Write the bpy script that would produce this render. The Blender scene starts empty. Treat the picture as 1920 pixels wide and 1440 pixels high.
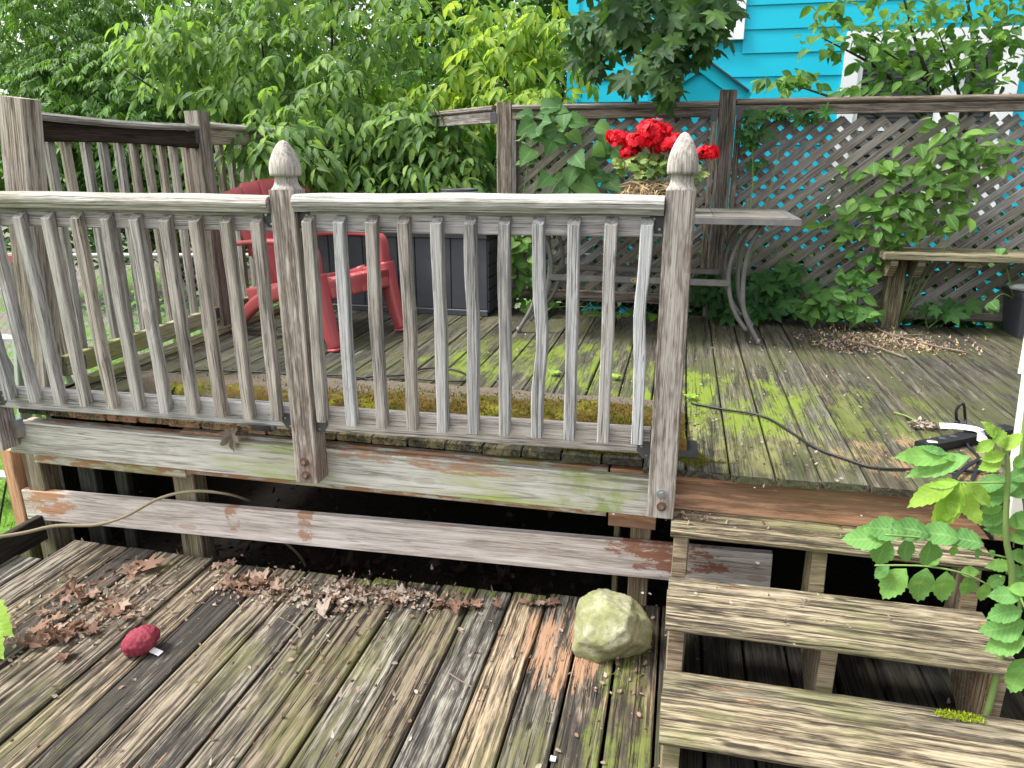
import bpy, math, random
import numpy as np
from mathutils import Vector, Matrix, noise
random.seed(7); rng = np.random.default_rng(7)
S = bpy.context.scene
COL = S.collection
R = math.radians

# ---------------------------------------------------------------- camera, sky, sun, exposure
F_PX, PITCH, YAW, EYE = 1386.0, R(17.1), R(12.7), 1.0
cam_d = bpy.data.cameras.new('camera'); cam = bpy.data.objects.new('camera', cam_d); COL.objects.link(cam)
cam_d.sensor_width = 36; cam_d.lens = F_PX/1920*36; cam_d.clip_start = .05; cam_d.clip_end = 600
cam.location = (0, 0, EYE); cam.rotation_euler = (R(90)-PITCH, 0, YAW)
S.camera = cam
SUN_EL, SUN_AZ = R(56), R(-104)     # azimuth from +Y towards +X
w = bpy.data.worlds.new('World'); S.world = w; w.use_nodes = True
nt = w.node_tree; nt.nodes.clear()
sk = nt.nodes.new('ShaderNodeTexSky'); sk.sky_type = 'NISHITA'; sk.sun_disc = False
sk.sun_elevation = SUN_EL; sk.sun_rotation = SUN_AZ; sk.air_density = 1.0; sk.dust_density = 4.0; sk.ozone_density = 1.0
hs = nt.nodes.new('ShaderNodeHueSaturation'); hs.inputs['Saturation'].default_value = .16
bg = nt.nodes.new('ShaderNodeBackground'); bg.inputs['Strength'].default_value = .125
wo = nt.nodes.new('ShaderNodeOutputWorld')
nt.links.new(sk.outputs[0], hs.inputs['Color']); nt.links.new(hs.outputs[0], bg.inputs[0]); nt.links.new(bg.outputs[0], wo.inputs[0])
sd = bpy.data.lights.new('sun', 'SUN'); sd.energy = 1.5; sd.angle = R(14); sd.color = (1, .96, .9)
so = bpy.data.objects.new('sun', sd); COL.objects.link(so)
sdir = Vector((math.sin(SUN_AZ)*math.cos(SUN_EL), math.cos(SUN_AZ)*math.cos(SUN_EL), math.sin(SUN_EL)))
so.rotation_euler = sdir.to_track_quat('Z', 'Y').to_euler(); so.location = (0, 0, 12)
S.view_settings.view_transform = 'Standard'; S.view_settings.look = 'None'
S.view_settings.gamma = 1; S.view_settings.use_curve_mapping = False
S.view_settings.exposure = 1.85

# ---------------------------------------------------------------- measuring helpers (photo pixel + a known plane -> a place)
FW = Vector((-math.sin(YAW), math.cos(YAW))); RT = Vector((math.cos(YAW), math.sin(YAW)))
def ray(x, y):
    u = (x-960)/F_PX; v = (y-720)/F_PX
    fw = math.cos(PITCH)-v*math.sin(PITCH); dz = -math.sin(PITCH)-v*math.cos(PITCH)
    return Vector((FW.x*fw+RT.x*u, FW.y*fw+RT.y*u, dz))
def aty(x, y, Y):
    r = ray(x, y); t = Y/r.y; return Vector((r.x*t, Y, EYE+r.z*t))
def atz(x, y, z=0.0):
    r = ray(x, y); t = (z-EYE)/r.z; return Vector((r.x*t, r.y*t, z))
def atx(x, y, X):
    r = ray(x, y); t = X/r.x; return Vector((X, r.y*t, EYE+r.z*t))

# ---------------------------------------------------------------- object helpers
WM = {}
def link(o, world, parent=None):
    COL.objects.link(o)
    if parent is not None:
        o.parent = parent; o.matrix_parent_inverse = WM[parent.name].inverted()
    o.matrix_basis = world; WM[o.name] = world.copy()
    return o
def tag(o, label=None, cat=None, group=None, kind=None):
    if label: o['label'] = label
    if cat: o['category'] = cat
    if group: o['group'] = group
    if kind: o['kind'] = kind
    return o
def thing(name, loc, label, cat, group=None, rz=0):
    o = bpy.data.objects.new(name, None); o.empty_display_size = .1
    link(o, Matrix.Translation(Vector(loc)) @ Matrix.Rotation(rz, 4, 'Z'))
    return tag(o, label, cat, group)
def newmesh(name, V, Fc, mat, smooth=False):
    m = bpy.data.meshes.new(name); m.from_pydata([tuple(v) for v in V], [], Fc)
    if mat: m.materials.append(mat)
    if smooth:
        for p in m.polygons: p.use_smooth = True
    m.update(); return m
def add(name, V, Fc, mat, parent=None, M=None, smooth=False):
    return link(bpy.data.objects.new(name, newmesh(name, V, Fc, mat, smooth)), M or Matrix(), parent)
def addw(name, V, Fc, mat, parent=None, smooth=False):
    """world-space verts -> object with its origin at the verts' middle"""
    c = Vector((0, 0, 0))
    for v in V: c += Vector(v)
    c /= len(V)
    return add(name, [Vector(v)-c for v in V], Fc, mat, parent, Matrix.Translation(c), smooth)
def chamf(a, b, c):
    return [(a-c, -b), (a, -b+c), (a, b-c), (a-c, b), (-a+c, b), (-a, b-c), (-a, -b+c), (-a+c, -b)]
def prism_x(L, prof, seg=1, bend=None, taper=None):
    """prism along local x, prof = list of (y,z); bend(t)->(dy,dz)"""
    V = []; n = len(prof)
    for i in range(seg+1):
        t = i/seg; dy, dz = bend(t) if bend else (0, 0)
        for y, z in prof: V.append((L*(t-.5), y+dy, z+dz))
    Fc = []
    for i in range(seg):
        for k in range(n):
            a = i*n+k; b = i*n+(k+1) % n
            Fc.append((a, b, b+n, a+n))
    Fc.append(tuple(range(n))[::-1]); Fc.append(tuple(range(seg*n, seg*n+n)))
    return V, Fc
MC = {}
def basis(p0, p1, up):
    x = (p1-p0).normalized(); up = Vector(up); y = up.cross(x).normalized(); z = x.cross(y)
    M = Matrix((x, y, z)).transposed().to_4x4(); M.translation = (p0+p1)/2
    return M
def board(name, p0, p1, w_, t_, mat, parent, up=(0, 0, 1), c=.004, seg=1, bend=None):
    p0 = Vector(p0); p1 = Vector(p1); L = (p1-p0).length
    key = (round(L, 3), round(w_, 4), round(t_, 4), mat.name, c)
    if bend is None and key in MC: me = MC[key]
    else:
        V, Fc = prism_x(L, chamf(w_/2, t_/2, c), seg, bend); me = newmesh(name, V, Fc, mat)
        if bend is None: MC[key] = me
    return link(bpy.data.objects.new(name, me), basis(p0, p1, up), parent)
def tube_vf(P, rad, n=8, side=None, prof=None, caps=True):
    P = [Vector(p) for p in P]; V = []; Fc = []
    s = Vector(side) if side is not None else None
    if s is None:
        t = (P[1]-P[0]).normalized(); s = t.orthogonal().normalized()
    for i, p in enumerate(P):
        t = (P[min(i+1, len(P)-1)]-P[max(i-1, 0)]).normalized()
        s2 = (s-t*s.dot(t))
        if s2.length < 1e-5: s2 = t.orthogonal()
        s2.normalize()
        if side is None: s = s2
        u = t.cross(s2)
        r = rad[round(i*(len(rad)-1)/(len(P)-1))] if isinstance(rad, list) else rad
        a, b = r if isinstance(r, (list, tuple)) else (r, r)
        pr = prof or [(math.cos(2*math.pi*k/n), math.sin(2*math.pi*k/n)) for k in range(n)]
        for ca, cb in pr: V.append(p+s2*a*ca+u*b*cb)
    n = len(prof) if prof else n
    for i in range(len(P)-1):
        for k in range(n):
            a = i*n+k; b = i*n+(k+1) % n; Fc.append((a, b, b+n, a+n))
    if caps: Fc.append(tuple(range(n))[::-1]); Fc.append(tuple(range((len(P)-1)*n, len(P)*n)))
    return V, Fc
BOXP = [(.75, -1), (1, -.75), (1, .75), (.75, 1), (-.75, 1), (-1, .75), (-1, -.75), (-.75, -1)]
def smoothpath(P, k=6):
    P = [Vector(p) for p in P]; out = []
    for i in range(len(P)-1):
        a = P[max(i-1, 0)]; b = P[i]; c = P[i+1]; d = P[min(i+2, len(P)-1)]
        for j in range(k):
            t = j/k
            out.append(.5*((2*b)+(c-a)*t+(2*a-5*b+4*c-d)*t*t+(3*b-a-3*c+d)*t**3))
    out.append(P[-1]); return out
def tube(name, P, rad, mat, parent=None, n=8, side=None, prof=None, smooth=True):
    V, Fc = tube_vf(P, rad, n, side, prof); return addw(name, V, Fc, mat, parent, smooth)
class Bag:
    """collects pieces of ONE part"""
    def __init__(s): s.V = []; s.F = []
    def add(s, V, Fc):
        o = len(s.V); s.V += [Vector(v) for v in V]; s.F += [tuple(i+o for i in f) for f in Fc]
    def box(s, a, b):
        x0, y0, z0 = a; x1, y1, z1 = b
        s.add([(x0,y0,z0),(x1,y0,z0),(x1,y1,z0),(x0,y1,z0),(x0,y0,z1),(x1,y0,z1),(x1,y1,z1),(x0,y1,z1)],
              [(0,3,2,1),(4,5,6,7),(0,1,5,4),(1,2,6,5),(2,3,7,6),(3,0,4,7)])
    def tube(s, *a, **k): s.add(*tube_vf(*a, **k))
    def build(s, name, mat, parent=None, smooth=False): return addw(name, s.V, s.F, mat, parent, smooth)

# ---------------------------------------------------------------- material helpers
class NT:
    def __init__(s, name):
        s.m = bpy.data.materials.new(name); s.m.use_nodes = True; s.t = s.m.node_tree; s.t.nodes.clear()
        s.out = s.n('ShaderNodeOutputMaterial')
    def n(s, ty, **k):
        nd = s.t.nodes.new(ty)
        for a, b in k.items(): setattr(nd, a, b)
        return nd
    def l(s, a, b): s.t.links.new(a, b)
    def val(s, sock, v):
        if hasattr(v, 'is_linked'): s.l(v, sock)
        else: sock.default_value = v
    def math(s, op, a, b=None, c=None, clamp=False):
        nd = s.n('ShaderNodeMath', operation=op, use_clamp=clamp)
        s.val(nd.inputs[0], a)
        if b is not None: s.val(nd.inputs[1], b)
        if c is not None: s.val(nd.inputs[2], c)
        return nd.outputs[0]
    def mapping(s, vec, scale=(1,1,1), loc=(0,0,0), ty='POINT'):
        nd = s.n('ShaderNodeMapping', vector_type=ty); s.l(vec, nd.inputs[0])
        s.val(nd.inputs['Location'], loc); s.val(nd.inputs['Scale'], scale); return nd.outputs[0]
    def noise(s, vec, scale=1, detail=4, rough=.6, dist=0):
        nd = s.n('ShaderNodeTexNoise'); s.l(vec, nd.inputs['Vector'])
        nd.inputs['Scale'].default_value = scale; nd.inputs['Detail'].default_value = detail
        nd.inputs['Roughness'].default_value = rough; nd.inputs['Distortion'].default_value = dist
        return nd.outputs['Fac']
    def ramp(s, fac, lo, hi, a=0.0, b=1.0):
        nd = s.n('ShaderNodeMapRange', interpolation_type='SMOOTHSTEP'); s.l(fac, nd.inputs[0])
        nd.inputs[1].default_value = lo; nd.inputs[2].default_value = hi
        nd.inputs[3].default_value = a; nd.inputs[4].default_value = b; return nd.outputs[0]
    def mix(s, fac, a, b, mode='MIX'):
        nd = s.n('ShaderNodeMix', data_type='RGBA', blend_type=mode)
        s.val(nd.inputs[0], fac)
        for k, v in ((6, a), (7, b)):
            if hasattr(v, 'is_linked'): s.l(v, nd.inputs[k])
            else: nd.inputs[k].default_value = (*v, 1)
        return nd.outputs[2]
    def cramp(s, fac, stops):
        nd = s.n('ShaderNodeValToRGB'); s.l(fac, nd.inputs[0]); e = nd.color_ramp.elements
        while len(e) < len(stops): e.new(.5)
        for k, (p, c) in enumerate(stops): e[k].position = p; e[k].color = (*c, 1)
        return nd.outputs[0]
    def finish(s, color, rough=.8, bump=None, bdist=.002, bstr=.6, spec=.3, metal=0, trans=0, transcol=None):
        p = s.n('ShaderNodeBsdfPrincipled')
        if hasattr(color, 'is_linked'): s.l(color, p.inputs['Base Color'])
        else: p.inputs['Base Color'].default_value = (*color, 1)
        s.val(p.inputs['Roughness'], rough); p.inputs['Specular IOR Level'].default_value = spec
        p.inputs['Metallic'].default_value = metal
        if bump is not None:
            b = s.n('ShaderNodeBump'); s.l(bump, b.inputs['Height']); b.inputs['Distance'].default_value = bdist
            b.inputs['Strength'].default_value = bstr; s.l(b.outputs[0], p.inputs['Normal'])
        o = p.outputs[0]
        if trans > 0:
            t = s.n('ShaderNodeBsdfTranslucent')
            s.val(t.inputs['Color'], transcol)
            mx = s.n('ShaderNodeMixShader'); mx.inputs[0].default_value = trans
            s.l(o, mx.inputs[1]); s.l(t.outputs[0], mx.inputs[2]); o = mx.outputs[0]
        s.l(o, s.out.inputs[0]); return s.m

def wood(name, dark, mid, light, fiber=70, crack=.5, ring=0.25, ringscale=14, ringdist=3.0, var=.25,
         paint=None, algae=None, blobs=(), bump=.8, bdist=.003, blackmold=0.0, knots=0, contrast=1.0):
    """weathered timber: grain runs along each board's own x axis"""
    g = NT(name)
    tc = g.n('ShaderNodeTexCoord').outputs['Object']; oi = g.n('ShaderNodeObjectInfo').outputs['Random']
    geo = g.n('ShaderNodeNewGeometry').outputs['Position']
    off = g.n('ShaderNodeCombineXYZ'); g.l(g.math('MULTIPLY', oi, 37.0), off.inputs[0])
    g.l(g.math('MULTIPLY', oi, 11.3), off.inputs[1]); g.l(g.math('MULTIPLY', oi, 5.7), off.inputs[2])
    va = g.n('ShaderNodeVectorMath', operation='ADD'); g.l(tc, va.inputs[0]); g.l(off.outputs[0], va.inputs[1]); v = va.outputs[0]
    # slow wander so the grain is never ruler-straight
    wn = g.n('ShaderNodeTexNoise'); g.l(g.mapping(v, (2.2, 8, 8)), wn.inputs['Vector']); wn.inputs['Scale'].default_value = 1; wn.inputs['Detail'].default_value = 2
    ws = g.n('ShaderNodeVectorMath', operation='SCALE'); g.l(wn.outputs['Color'], ws.inputs[0]); ws.inputs['Scale'].default_value = .016
    vb = g.n('ShaderNodeVectorMath', operation='ADD'); g.l(v, vb.inputs[0]); g.l(ws.outputs[0], vb.inputs[1]); vd = vb.outputs[0]
    f1 = g.noise(g.mapping(vd, (4.0, fiber*4.0, fiber*4.0)), 1, 6, .8)
    f2 = g.noise(g.mapping(vd, (1.5, fiber*.75, fiber*.75)), 1, 5, .65)
    f3 = g.noise(g.mapping(v, (2.0, 5, 5)), 1, 3, .6)
    # growth rings, pith off centre
    rl = g.mapping(tc, (.22, 1, 1))
    ro = g.n('ShaderNodeCombineXYZ'); g.l(g.math('MULTIPLY', oi, 9.0), ro.inputs[0])
    ro.inputs[1].default_value = 0; g.l(g.math('MULTIPLY_ADD', oi, .05, .035), ro.inputs[2])
    rv = g.n('ShaderNodeVectorMath', operation='ADD'); g.l(rl, rv.inputs[0]); g.l(ro.outputs[0], rv.inputs[1])
    wv = g.n('ShaderNodeTexWave', wave_type='RINGS', rings_direction='X', wave_profile='SIN')
    g.l(rv.outputs[0], wv.inputs['Vector']); wv.inputs['Scale'].default_value = ringscale; wv.inputs['Distortion'].default_value = ringdist
    wv.inputs['Detail'].default_value = 2; wv.inputs['Detail Scale'].default_value = 2.2
    rr = wv.outputs['Fac']
    s_ = g.math('ADD', g.math('MULTIPLY', g.math('SUBTRACT', f1, .5), 2.2), g.math('MULTIPLY_ADD', f2, .65, .175))
    s_ = g.math('ADD', s_, g.math('MULTIPLY', g.math('SUBTRACT', rr, .5), ring*.8))
    s_ = g.math('ADD', s_, g.math('MULTIPLY', g.math('SUBTRACT', f3, .5), .45))
    s_ = g.math('MULTIPLY_ADD', g.math('SUBTRACT', s_, .5), 1.0*contrast, .5)
    col = g.cramp(s_, [(.20, dark), (.48, mid), (.80, light)])
    # deep checks along the grain
    ck = g.noise(g.mapping(vd, (1.5, fiber*1.8, fiber*1.8), (7, 3, 1)), 1, 3, .5)
    ln = g.noise(g.mapping(vd, (1.1, fiber*.9, fiber*.9), (2, 8, 4)), 1, 2, .5); lnb = g.noise(g.mapping(v, (3.5, 14, 14), (9, 1, 6)), 1, 3, .6)
    lnm = g.math('MULTIPLY', g.ramp(g.math('ABSOLUTE', g.math('SUBTRACT', ln, .5)), .022, .006), g.ramp(lnb, .40, .56))
    ckm = g.math('MULTIPLY', g.math('MAXIMUM', g.ramp(ck, .36, .30), g.math('MULTIPLY', lnm, .9)), crack)
    hgt = g.math('SUBTRACT', g.math('ADD', g.math('MULTIPLY', f1, 1.0), g.math('MULTIPLY', rr, ring*.4)), g.math('MULTIPLY', ckm, 1.2))
    if knots:
        vo = g.n('ShaderNodeTexVoronoi'); g.l(g.mapping(v, (3.2, 9, 9)), vo.inputs['Vector']); vo.inputs['Scale'].default_value = 1; vo.inputs['Randomness'].default_value = 1
        kd = vo.outputs['Distance']
        km = g.math('MULTIPLY', g.ramp(kd, .16, .10), knots)
        kr = g.math('MULTIPLY', g.ramp(g.math('SINE', g.math('MULTIPLY', kd, 60)), .1, .9), g.ramp(kd, .42, .15))
        col = g.mix(g.math('MULTIPLY', kr, .5*knots), col, dark); col = g.mix(km, col, (dark[0]*1.2, dark[1]*.8, dark[2]*.6))
    # tone differs board to board
    tone = g.math('MULTIPLY_ADD', g.math('FRACT', g.math('MULTIPLY', oi, 7.13)), 2*var, 1-var)
    cb = g.n('ShaderNodeCombineColor');
    wr = g.math('MULTIPLY', g.math('SUBTRACT', g.math('FRACT', g.math('MULTIPLY', oi, 13.7)), .35), .75*min(var, .4))
    g.l(g.math('MULTIPLY', tone, g.math('ADD', wr, 1.0)), cb.inputs[0]); g.l(tone, cb.inputs[1]); g.l(g.math('MULTIPLY', tone, g.math('SUBTRACT', 1.0, g.math('MULTIPLY', wr, 1.2))), cb.inputs[2])
    col = g.mix(1.0, col, cb.outputs[0], 'MULTIPLY')
    if blackmold:
        bm = g.noise(g.mapping(vd, (2.6, 20, 20), (3, 9, 2)), 1, 6, .7)
        bm = g.math('ADD', bm, g.math('MULTIPLY', g.math('SUBTRACT', f2, .5), .5))
        bm = g.math('ADD', bm, g.math('MULTIPLY', g.math('SUBTRACT', g.math('FRACT', g.math('MULTIPLY', oi, 3.3)), .5), .36))
        col = g.mix(g.math('MULTIPLY', g.ramp(bm, .48, .66), blackmold), col, (.022, .020, .019))
    if paint:
        pc, amt, thr = paint[:3]
        pn = g.noise(g.mapping(vd, (7, 36, 36), (1, 5, 8)), 1, 6, .7)
        pn = g.math('ADD', pn, g.math('MULTIPLY', g.math('SUBTRACT', f1, .5), .45))
        pn = g.math('ADD', pn, g.math('MULTIPLY', g.math('SUBTRACT', g.math('FRACT', g.math('MULTIPLY', oi, 5.9)), .5), .16))
        pm = g.math('MULTIPLY', g.ramp(pn, thr, thr+.05), amt)
        col = g.mix(pm, col, pc); hgt = g.math('ADD', hgt, g.math('MULTIPLY', pm, .5))
    if algae:
        ac, amt, thr = algae[:3]
        an = g.noise(g.mapping(geo, (2.2, 2.2, 2.2)), 1, 4, .6)
        an = g.math('ADD', an, g.math('MULTIPLY', g.math('SUBTRACT', f2, .5), .7))
        col = g.mix(g.math('MULTIPLY', g.ramp(an, thr, thr+.22), amt), col, ac)
    for (loc, sc, colr, amt, nsc, soft) in blobs:
        gr = g.n('ShaderNodeTexGradient', gradient_type='SPHERICAL'); g.l(g.mapping(geo, sc, loc, 'TEXTURE'), gr.inputs[0])
        bn = g.noise(g.mapping(geo, nsc, (loc[0]*3, 2, 1)), 1, 5, .7)
        q = g.math('ADD', g.math('MULTIPLY', g.ramp(gr.outputs['Fac'], 0, .6), .75), g.math('MULTIPLY', g.math('SUBTRACT', bn, .5), 2.4))
        q = g.math('ADD', q, g.math('MULTIPLY', g.math('SUBTRACT', f1, .5), 1.3))
        qm = g.math('MULTIPLY', g.math('MULTIPLY', g.ramp(q, .62, .62+soft), g.ramp(gr.outputs['Fac'], 0, .12)), amt)
        col = g.mix(qm, col, colr)
    col = g.mix(ckm, col, (dark[0]*.3, dark[1]*.3, dark[2]*.3))
    return g.finish(col, .88, hgt, bdist, bump, spec=.2)

OR = (.37, .19, .10)
GRN = (.16, .19, .05)
M = {}
M['rail'] = wood('weathered_rail_wood', (.15,.137,.128), (.36,.34,.325), (.53,.51,.495), fiber=75, ring=.18, crack=.75, var=.12, bump=.7, knots=.5)
M['bal'] = wood('weathered_baluster_wood', (.13,.12,.112), (.33,.315,.30), (.50,.485,.47), fiber=80, ring=.25, crack=.7, var=.17, bump=.8, knots=.4)
M['post'] = wood('weathered_post_wood', (.10,.08,.065), (.25,.22,.195), (.40,.37,.34), fiber=70, ring=.4, ringscale=26, ringdist=5, crack=.5, var=.1, knots=.35, bump=.55, blobs=(((-1.3,2.3,.0),(.5,.5,.6),(.15,.09,.06),.6,(5,5,4),.5),))
M['finial'] = wood('finial_wood', (.16,.145,.13), (.33,.31,.285), (.46,.44,.415), fiber=50, ring=.15, ringscale=20, crack=.35, var=.08, bump=.25)
M['cap'] = wood('mossy_rail_cap_wood', (.10,.09,.07), (.34,.325,.29), (.58,.56,.53), fiber=60, ring=.15, crack=.35, var=.1, algae=((.12,.11,.045), .55, .50))
M['back'] = wood('old_fence_wood', (.045,.036,.030), (.15,.13,.112), (.28,.25,.22), fiber=60, ring=.35, ringscale=26, crack=.5, var=.18, knots=.4)
M['leftpost'] = wood('pale_split_post', (.10,.075,.055), (.34,.30,.255), (.50,.46,.41), fiber=45, ring=.25, crack=.7, var=.05, knots=.3, bump=.5)
M['leftrail'] = wood('left_railing_wood', (.07,.055,.045), (.25,.225,.195), (.42,.39,.35), fiber=60, ring=.3, crack=.5, var=.2, knots=.4)  # darker, browner wood of the side railing
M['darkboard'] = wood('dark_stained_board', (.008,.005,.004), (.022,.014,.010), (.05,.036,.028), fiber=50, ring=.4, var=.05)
M['greenrail'] = wood('greenish_bottom_rail', (.09,.085,.05), (.27,.26,.17), (.42,.41,.29), fiber=50, var=.1, algae=((.22,.23,.07), .8, .45))
M['fascia'] = wood('whitish_fascia_board', (.23,.21,.175), (.46,.44,.395), (.61,.59,.545), fiber=28, ring=.25, ringscale=13, crack=.5, var=.03, bump=.3, knots=.25,
    paint=(OR, .85, .74), blobs=(((-.75,2.38,-.12),(1.5,.6,.5),(.33,.40,.09),.95,(1.5,1.5,9),.7),((-1.5,2.38,-.14),(.45,.6,.4),(.30,.36,.10),.7,(1.5,2,14),.6),((-.2,2.38,-.17),(.3,.6,.3),(.22,.29,.06),.8,(5,5,4),.5),
    ((-.95,2.38,-.07),(.55,.5,.045),OR,.8,(7,7,50),.15),((-.7,2.38,-.09),(.35,.5,.035),OR,.75,(7,7,50),.15)))
M['skirt'] = wood('pinkish_skirt_board', (.30,.25,.215), (.49,.44,.405), (.64,.595,.565), fiber=30, ring=.25, ringscale=14, crack=.45, var=.03, bump=.3, knots=.45,
    paint=((.33,.15,.08), .85, .76), blobs=(((.03,2.46,-.39),(.36,.3,.14),(.26,.10,.055),.9,(9,6,22),.1),((-2.70,2.46,-.46),(.26,.4,.12),OR,.9,(9,6,24),.1),((-1.75,2.46,-.44),(.06,.3,.12),OR,.85,(14,6,14),.12),((-1.42,2.46,-.43),(.06,.3,.14),OR,.8,(14,6,14),.12)))
M['orange'] = wood('orange_painted_wood', (.28,.14,.08), (.44,.24,.14), (.52,.31,.19), fiber=30, ring=.1, crack=.15, var=.1, blackmold=.6, bump=.4, algae=((.10,.11,.03), .35, .56))
M['rim'] = wood('peeling_rim_joist', (.30,.27,.22), (.48,.46,.38), (.6,.58,.5), fiber=25, var=.05, paint=(OR, .95, .47), algae=((.25,.30,.10),.6,.5), bump=.5)
M['stub'] = wood('stub_post_wood', (.07,.05,.035), (.20,.16,.11), (.34,.28,.20), fiber=50, ring=.3, var=.2, paint=(OR, .8, .60), algae=((.13,.15,.05),.6,.5))
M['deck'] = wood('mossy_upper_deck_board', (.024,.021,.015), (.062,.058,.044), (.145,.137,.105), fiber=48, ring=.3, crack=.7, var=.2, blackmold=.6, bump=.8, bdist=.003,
    algae=((.065,.072,.028), .75, .42),
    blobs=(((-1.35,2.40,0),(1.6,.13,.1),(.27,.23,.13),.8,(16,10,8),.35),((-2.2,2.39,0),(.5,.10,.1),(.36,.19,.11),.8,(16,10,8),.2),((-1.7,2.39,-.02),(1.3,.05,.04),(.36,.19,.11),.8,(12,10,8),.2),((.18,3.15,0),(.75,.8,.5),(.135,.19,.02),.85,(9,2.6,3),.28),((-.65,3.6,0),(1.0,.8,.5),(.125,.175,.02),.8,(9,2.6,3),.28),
           ((.75,3.1,0),(.6,.7,.5),(.13,.17,.025),.5,(9,3.0,3),.3),((.85,2.62,0),(.6,.33,.3),(.30,.20,.11),.7,(9,4,3),.4),
           ((.35,2.6,0),(.6,.42,.3),(.24,.23,.09),.75,(9,3,3),.5)))
M['deckend'] = M['deck']
M['low'] = wood('weathered_lower_deck_board', (.022,.020,.018), (.125,.103,.076), (.285,.252,.20), fiber=60, ring=.45, ringscale=30, crack=1.0, var=.32, blackmold=.85, bump=.9, bdist=.004, contrast=1.2,
    paint=((.36,.22,.13), .75, .69), algae=((.14,.135,.055), .6, .52),
    blobs=(((-.06,1.9,-.64),(.2,1.3,.3),(.14,.17,.035),.7,(9,4,4),.4),((-1.2,2.5,-.64),(1.6,.14,.2),(.14,.18,.035),.75,(9,9,4),.3),((-.30,2.2,-.64),(.27,.42,.3),(.36,.21,.125),.8,(42,4,4),.12),
           ((-2.2,2.0,-.64),(.5,.5,.3),(.09,.06,.045),.8,(6,6,4),.6)))
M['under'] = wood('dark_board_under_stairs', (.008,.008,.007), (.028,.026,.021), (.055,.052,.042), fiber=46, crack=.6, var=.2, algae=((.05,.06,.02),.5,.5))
M['tread'] = wood('mossy_stair_tread', (.045,.038,.028), (.20,.165,.108), (.37,.32,.225), fiber=44, ring=.45, ringscale=24, ringdist=4, crack=.85, var=.06, blackmold=.45, bump=1, bdist=.005, contrast=1.15,
    paint=((.42,.24,.14), .75, .66), algae=((.19,.195,.08), .55, .48))
M['nose'] = wood('tread_nosing', (.07,.055,.042), (.27,.235,.19), (.50,.45,.38), fiber=45, ring=.4, ringscale=25, crack=.7, var=.08, blackmold=.35, bump=1, bdist=.004, algae=((.23,.24,.08), .5, .52))
M['lattice'] = wood('lattice_slat_wood', (.075,.068,.062), (.185,.175,.165), (.30,.29,.275), fiber=60, crack=.3, var=.13, bump=.4, algae=((.11,.12,.06), .6, .5))
M['bench'] = wood('mossy_bench_wood', (.05,.04,.022), (.16,.14,.085), (.27,.24,.15), fiber=40, ring=.3, crack=.4, var=.12, algae=((.13,.135,.04), .6, .48))

def plain(name, col, rough=.5, spec=.5, metal=0, nsc=20, namt=.15, bump=.2, dust=None):
    g = NT(name); tc = g.n('ShaderNodeTexCoord').outputs['Object']
    n1 = g.noise(tc, nsc, 5, .65); c = g.mix(g.math('MULTIPLY', n1, namt*2, clamp=True), col, tuple(x*.45 for x in col))
    if dust:
        n2 = g.noise(tc, nsc*.3, 4, .7); c = g.mix(g.math('MULTIPLY', g.ramp(n2, .45, .65), .5), c, dust)
    return g.finish(c, g.math('MULTIPLY_ADD', n1, .2, rough-.1), n1, .001, bump, spec, metal)
M['red'] = plain('red_resin', (.38,.065,.072), .42, .5, nsc=6, namt=.12, bump=.05, dust=(.33,.075,.08))
M['box'] = plain('slate_grey_resin', (.055,.060,.072), .5, .4, nsc=8, dust=(.085,.09,.10))
M['metal'] = plain('dark_grey_powder_coat', (.13,.125,.125), .45, .5, nsc=30, dust=(.2,.19,.18))
M['bracket'] = plain('dark_bracket_steel', (.065,.065,.072), .55, .5, nsc=30)
M['screw'] = plain('galvanised_screw', (.55,.55,.55), .35, .5, 1, nsc=60)
M['rust'] = plain('rusty_iron', (.13,.06,.045), .8, .3, .2, nsc=60, bump=.6)
M['galv'] = plain('galvanised_plate', (.42,.47,.50), .4, .5, .8, nsc=25, dust=(.4,.2,.1))
M['alu'] = plain('dull_aluminium', (.45,.50,.48), .45, .5, .55, nsc=20, dust=(.35,.36,.33))
M['rubber'] = plain('black_rubber', (.014,.014,.016), .45, .4, nsc=30)
M['pot'] = plain('dark_plastic_pot', (.05,.052,.06), .5, .4, nsc=15)
M['white'] = plain('white_paint', (.78,.79,.80), .5, .4, nsc=10, namt=.05)
M['cream'] = plain('cream_vinyl', (.62,.60,.54), .55, .4, nsc=12, namt=.1, dust=(.45,.43,.36))
M['glass'] = plain('dark_window_pane', (.03,.035,.04), .12, .6, nsc=3, namt=.1, bump=.02)
M['louvre'] = plain('dark_louvre_slat', (.045,.05,.055), .5, .4, nsc=20)
M['blue'] = plain('turquoise_house_paint', (.0,.45,.61), .55, .35, nsc=4, namt=.06, bump=.1)
M['paper'] = plain('paper_tag', (.75,.76,.76), .7, .3, nsc=40, namt=.1)
M['gold'] = plain('gold_emblem', (.55,.45,.2), .4, .5, .8, nsc=40)
M['bark'] = plain('grey_brown_bark', (.055,.045,.035), .9, .2, nsc=40, namt=.3, bump=.8)
M['twig'] = plain('dry_twig_bark', (.22,.17,.13), .9, .2, nsc=50, namt=.3, bump=.6)
M['vine'] = plain('tan_vine_bark', (.25,.21,.14), .85, .2, nsc=50, namt=.25, bump=.6)
M['stem'] = plain('green_stem', (.16,.24,.07), .6, .3, nsc=30, namt=.15)
M['soilmat'] = plain('dark_soil', (.018,.014,.011), .95, .1, nsc=9, namt=.3, bump=1)
M['straw'] = plain('dry_straw', (.42,.31,.17), .9, .2, nsc=60, namt=.25)
M['ragw'] = plain('grey_plastic_scrap', (.4,.42,.42), .6, .3, nsc=30, namt=.3)
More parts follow.
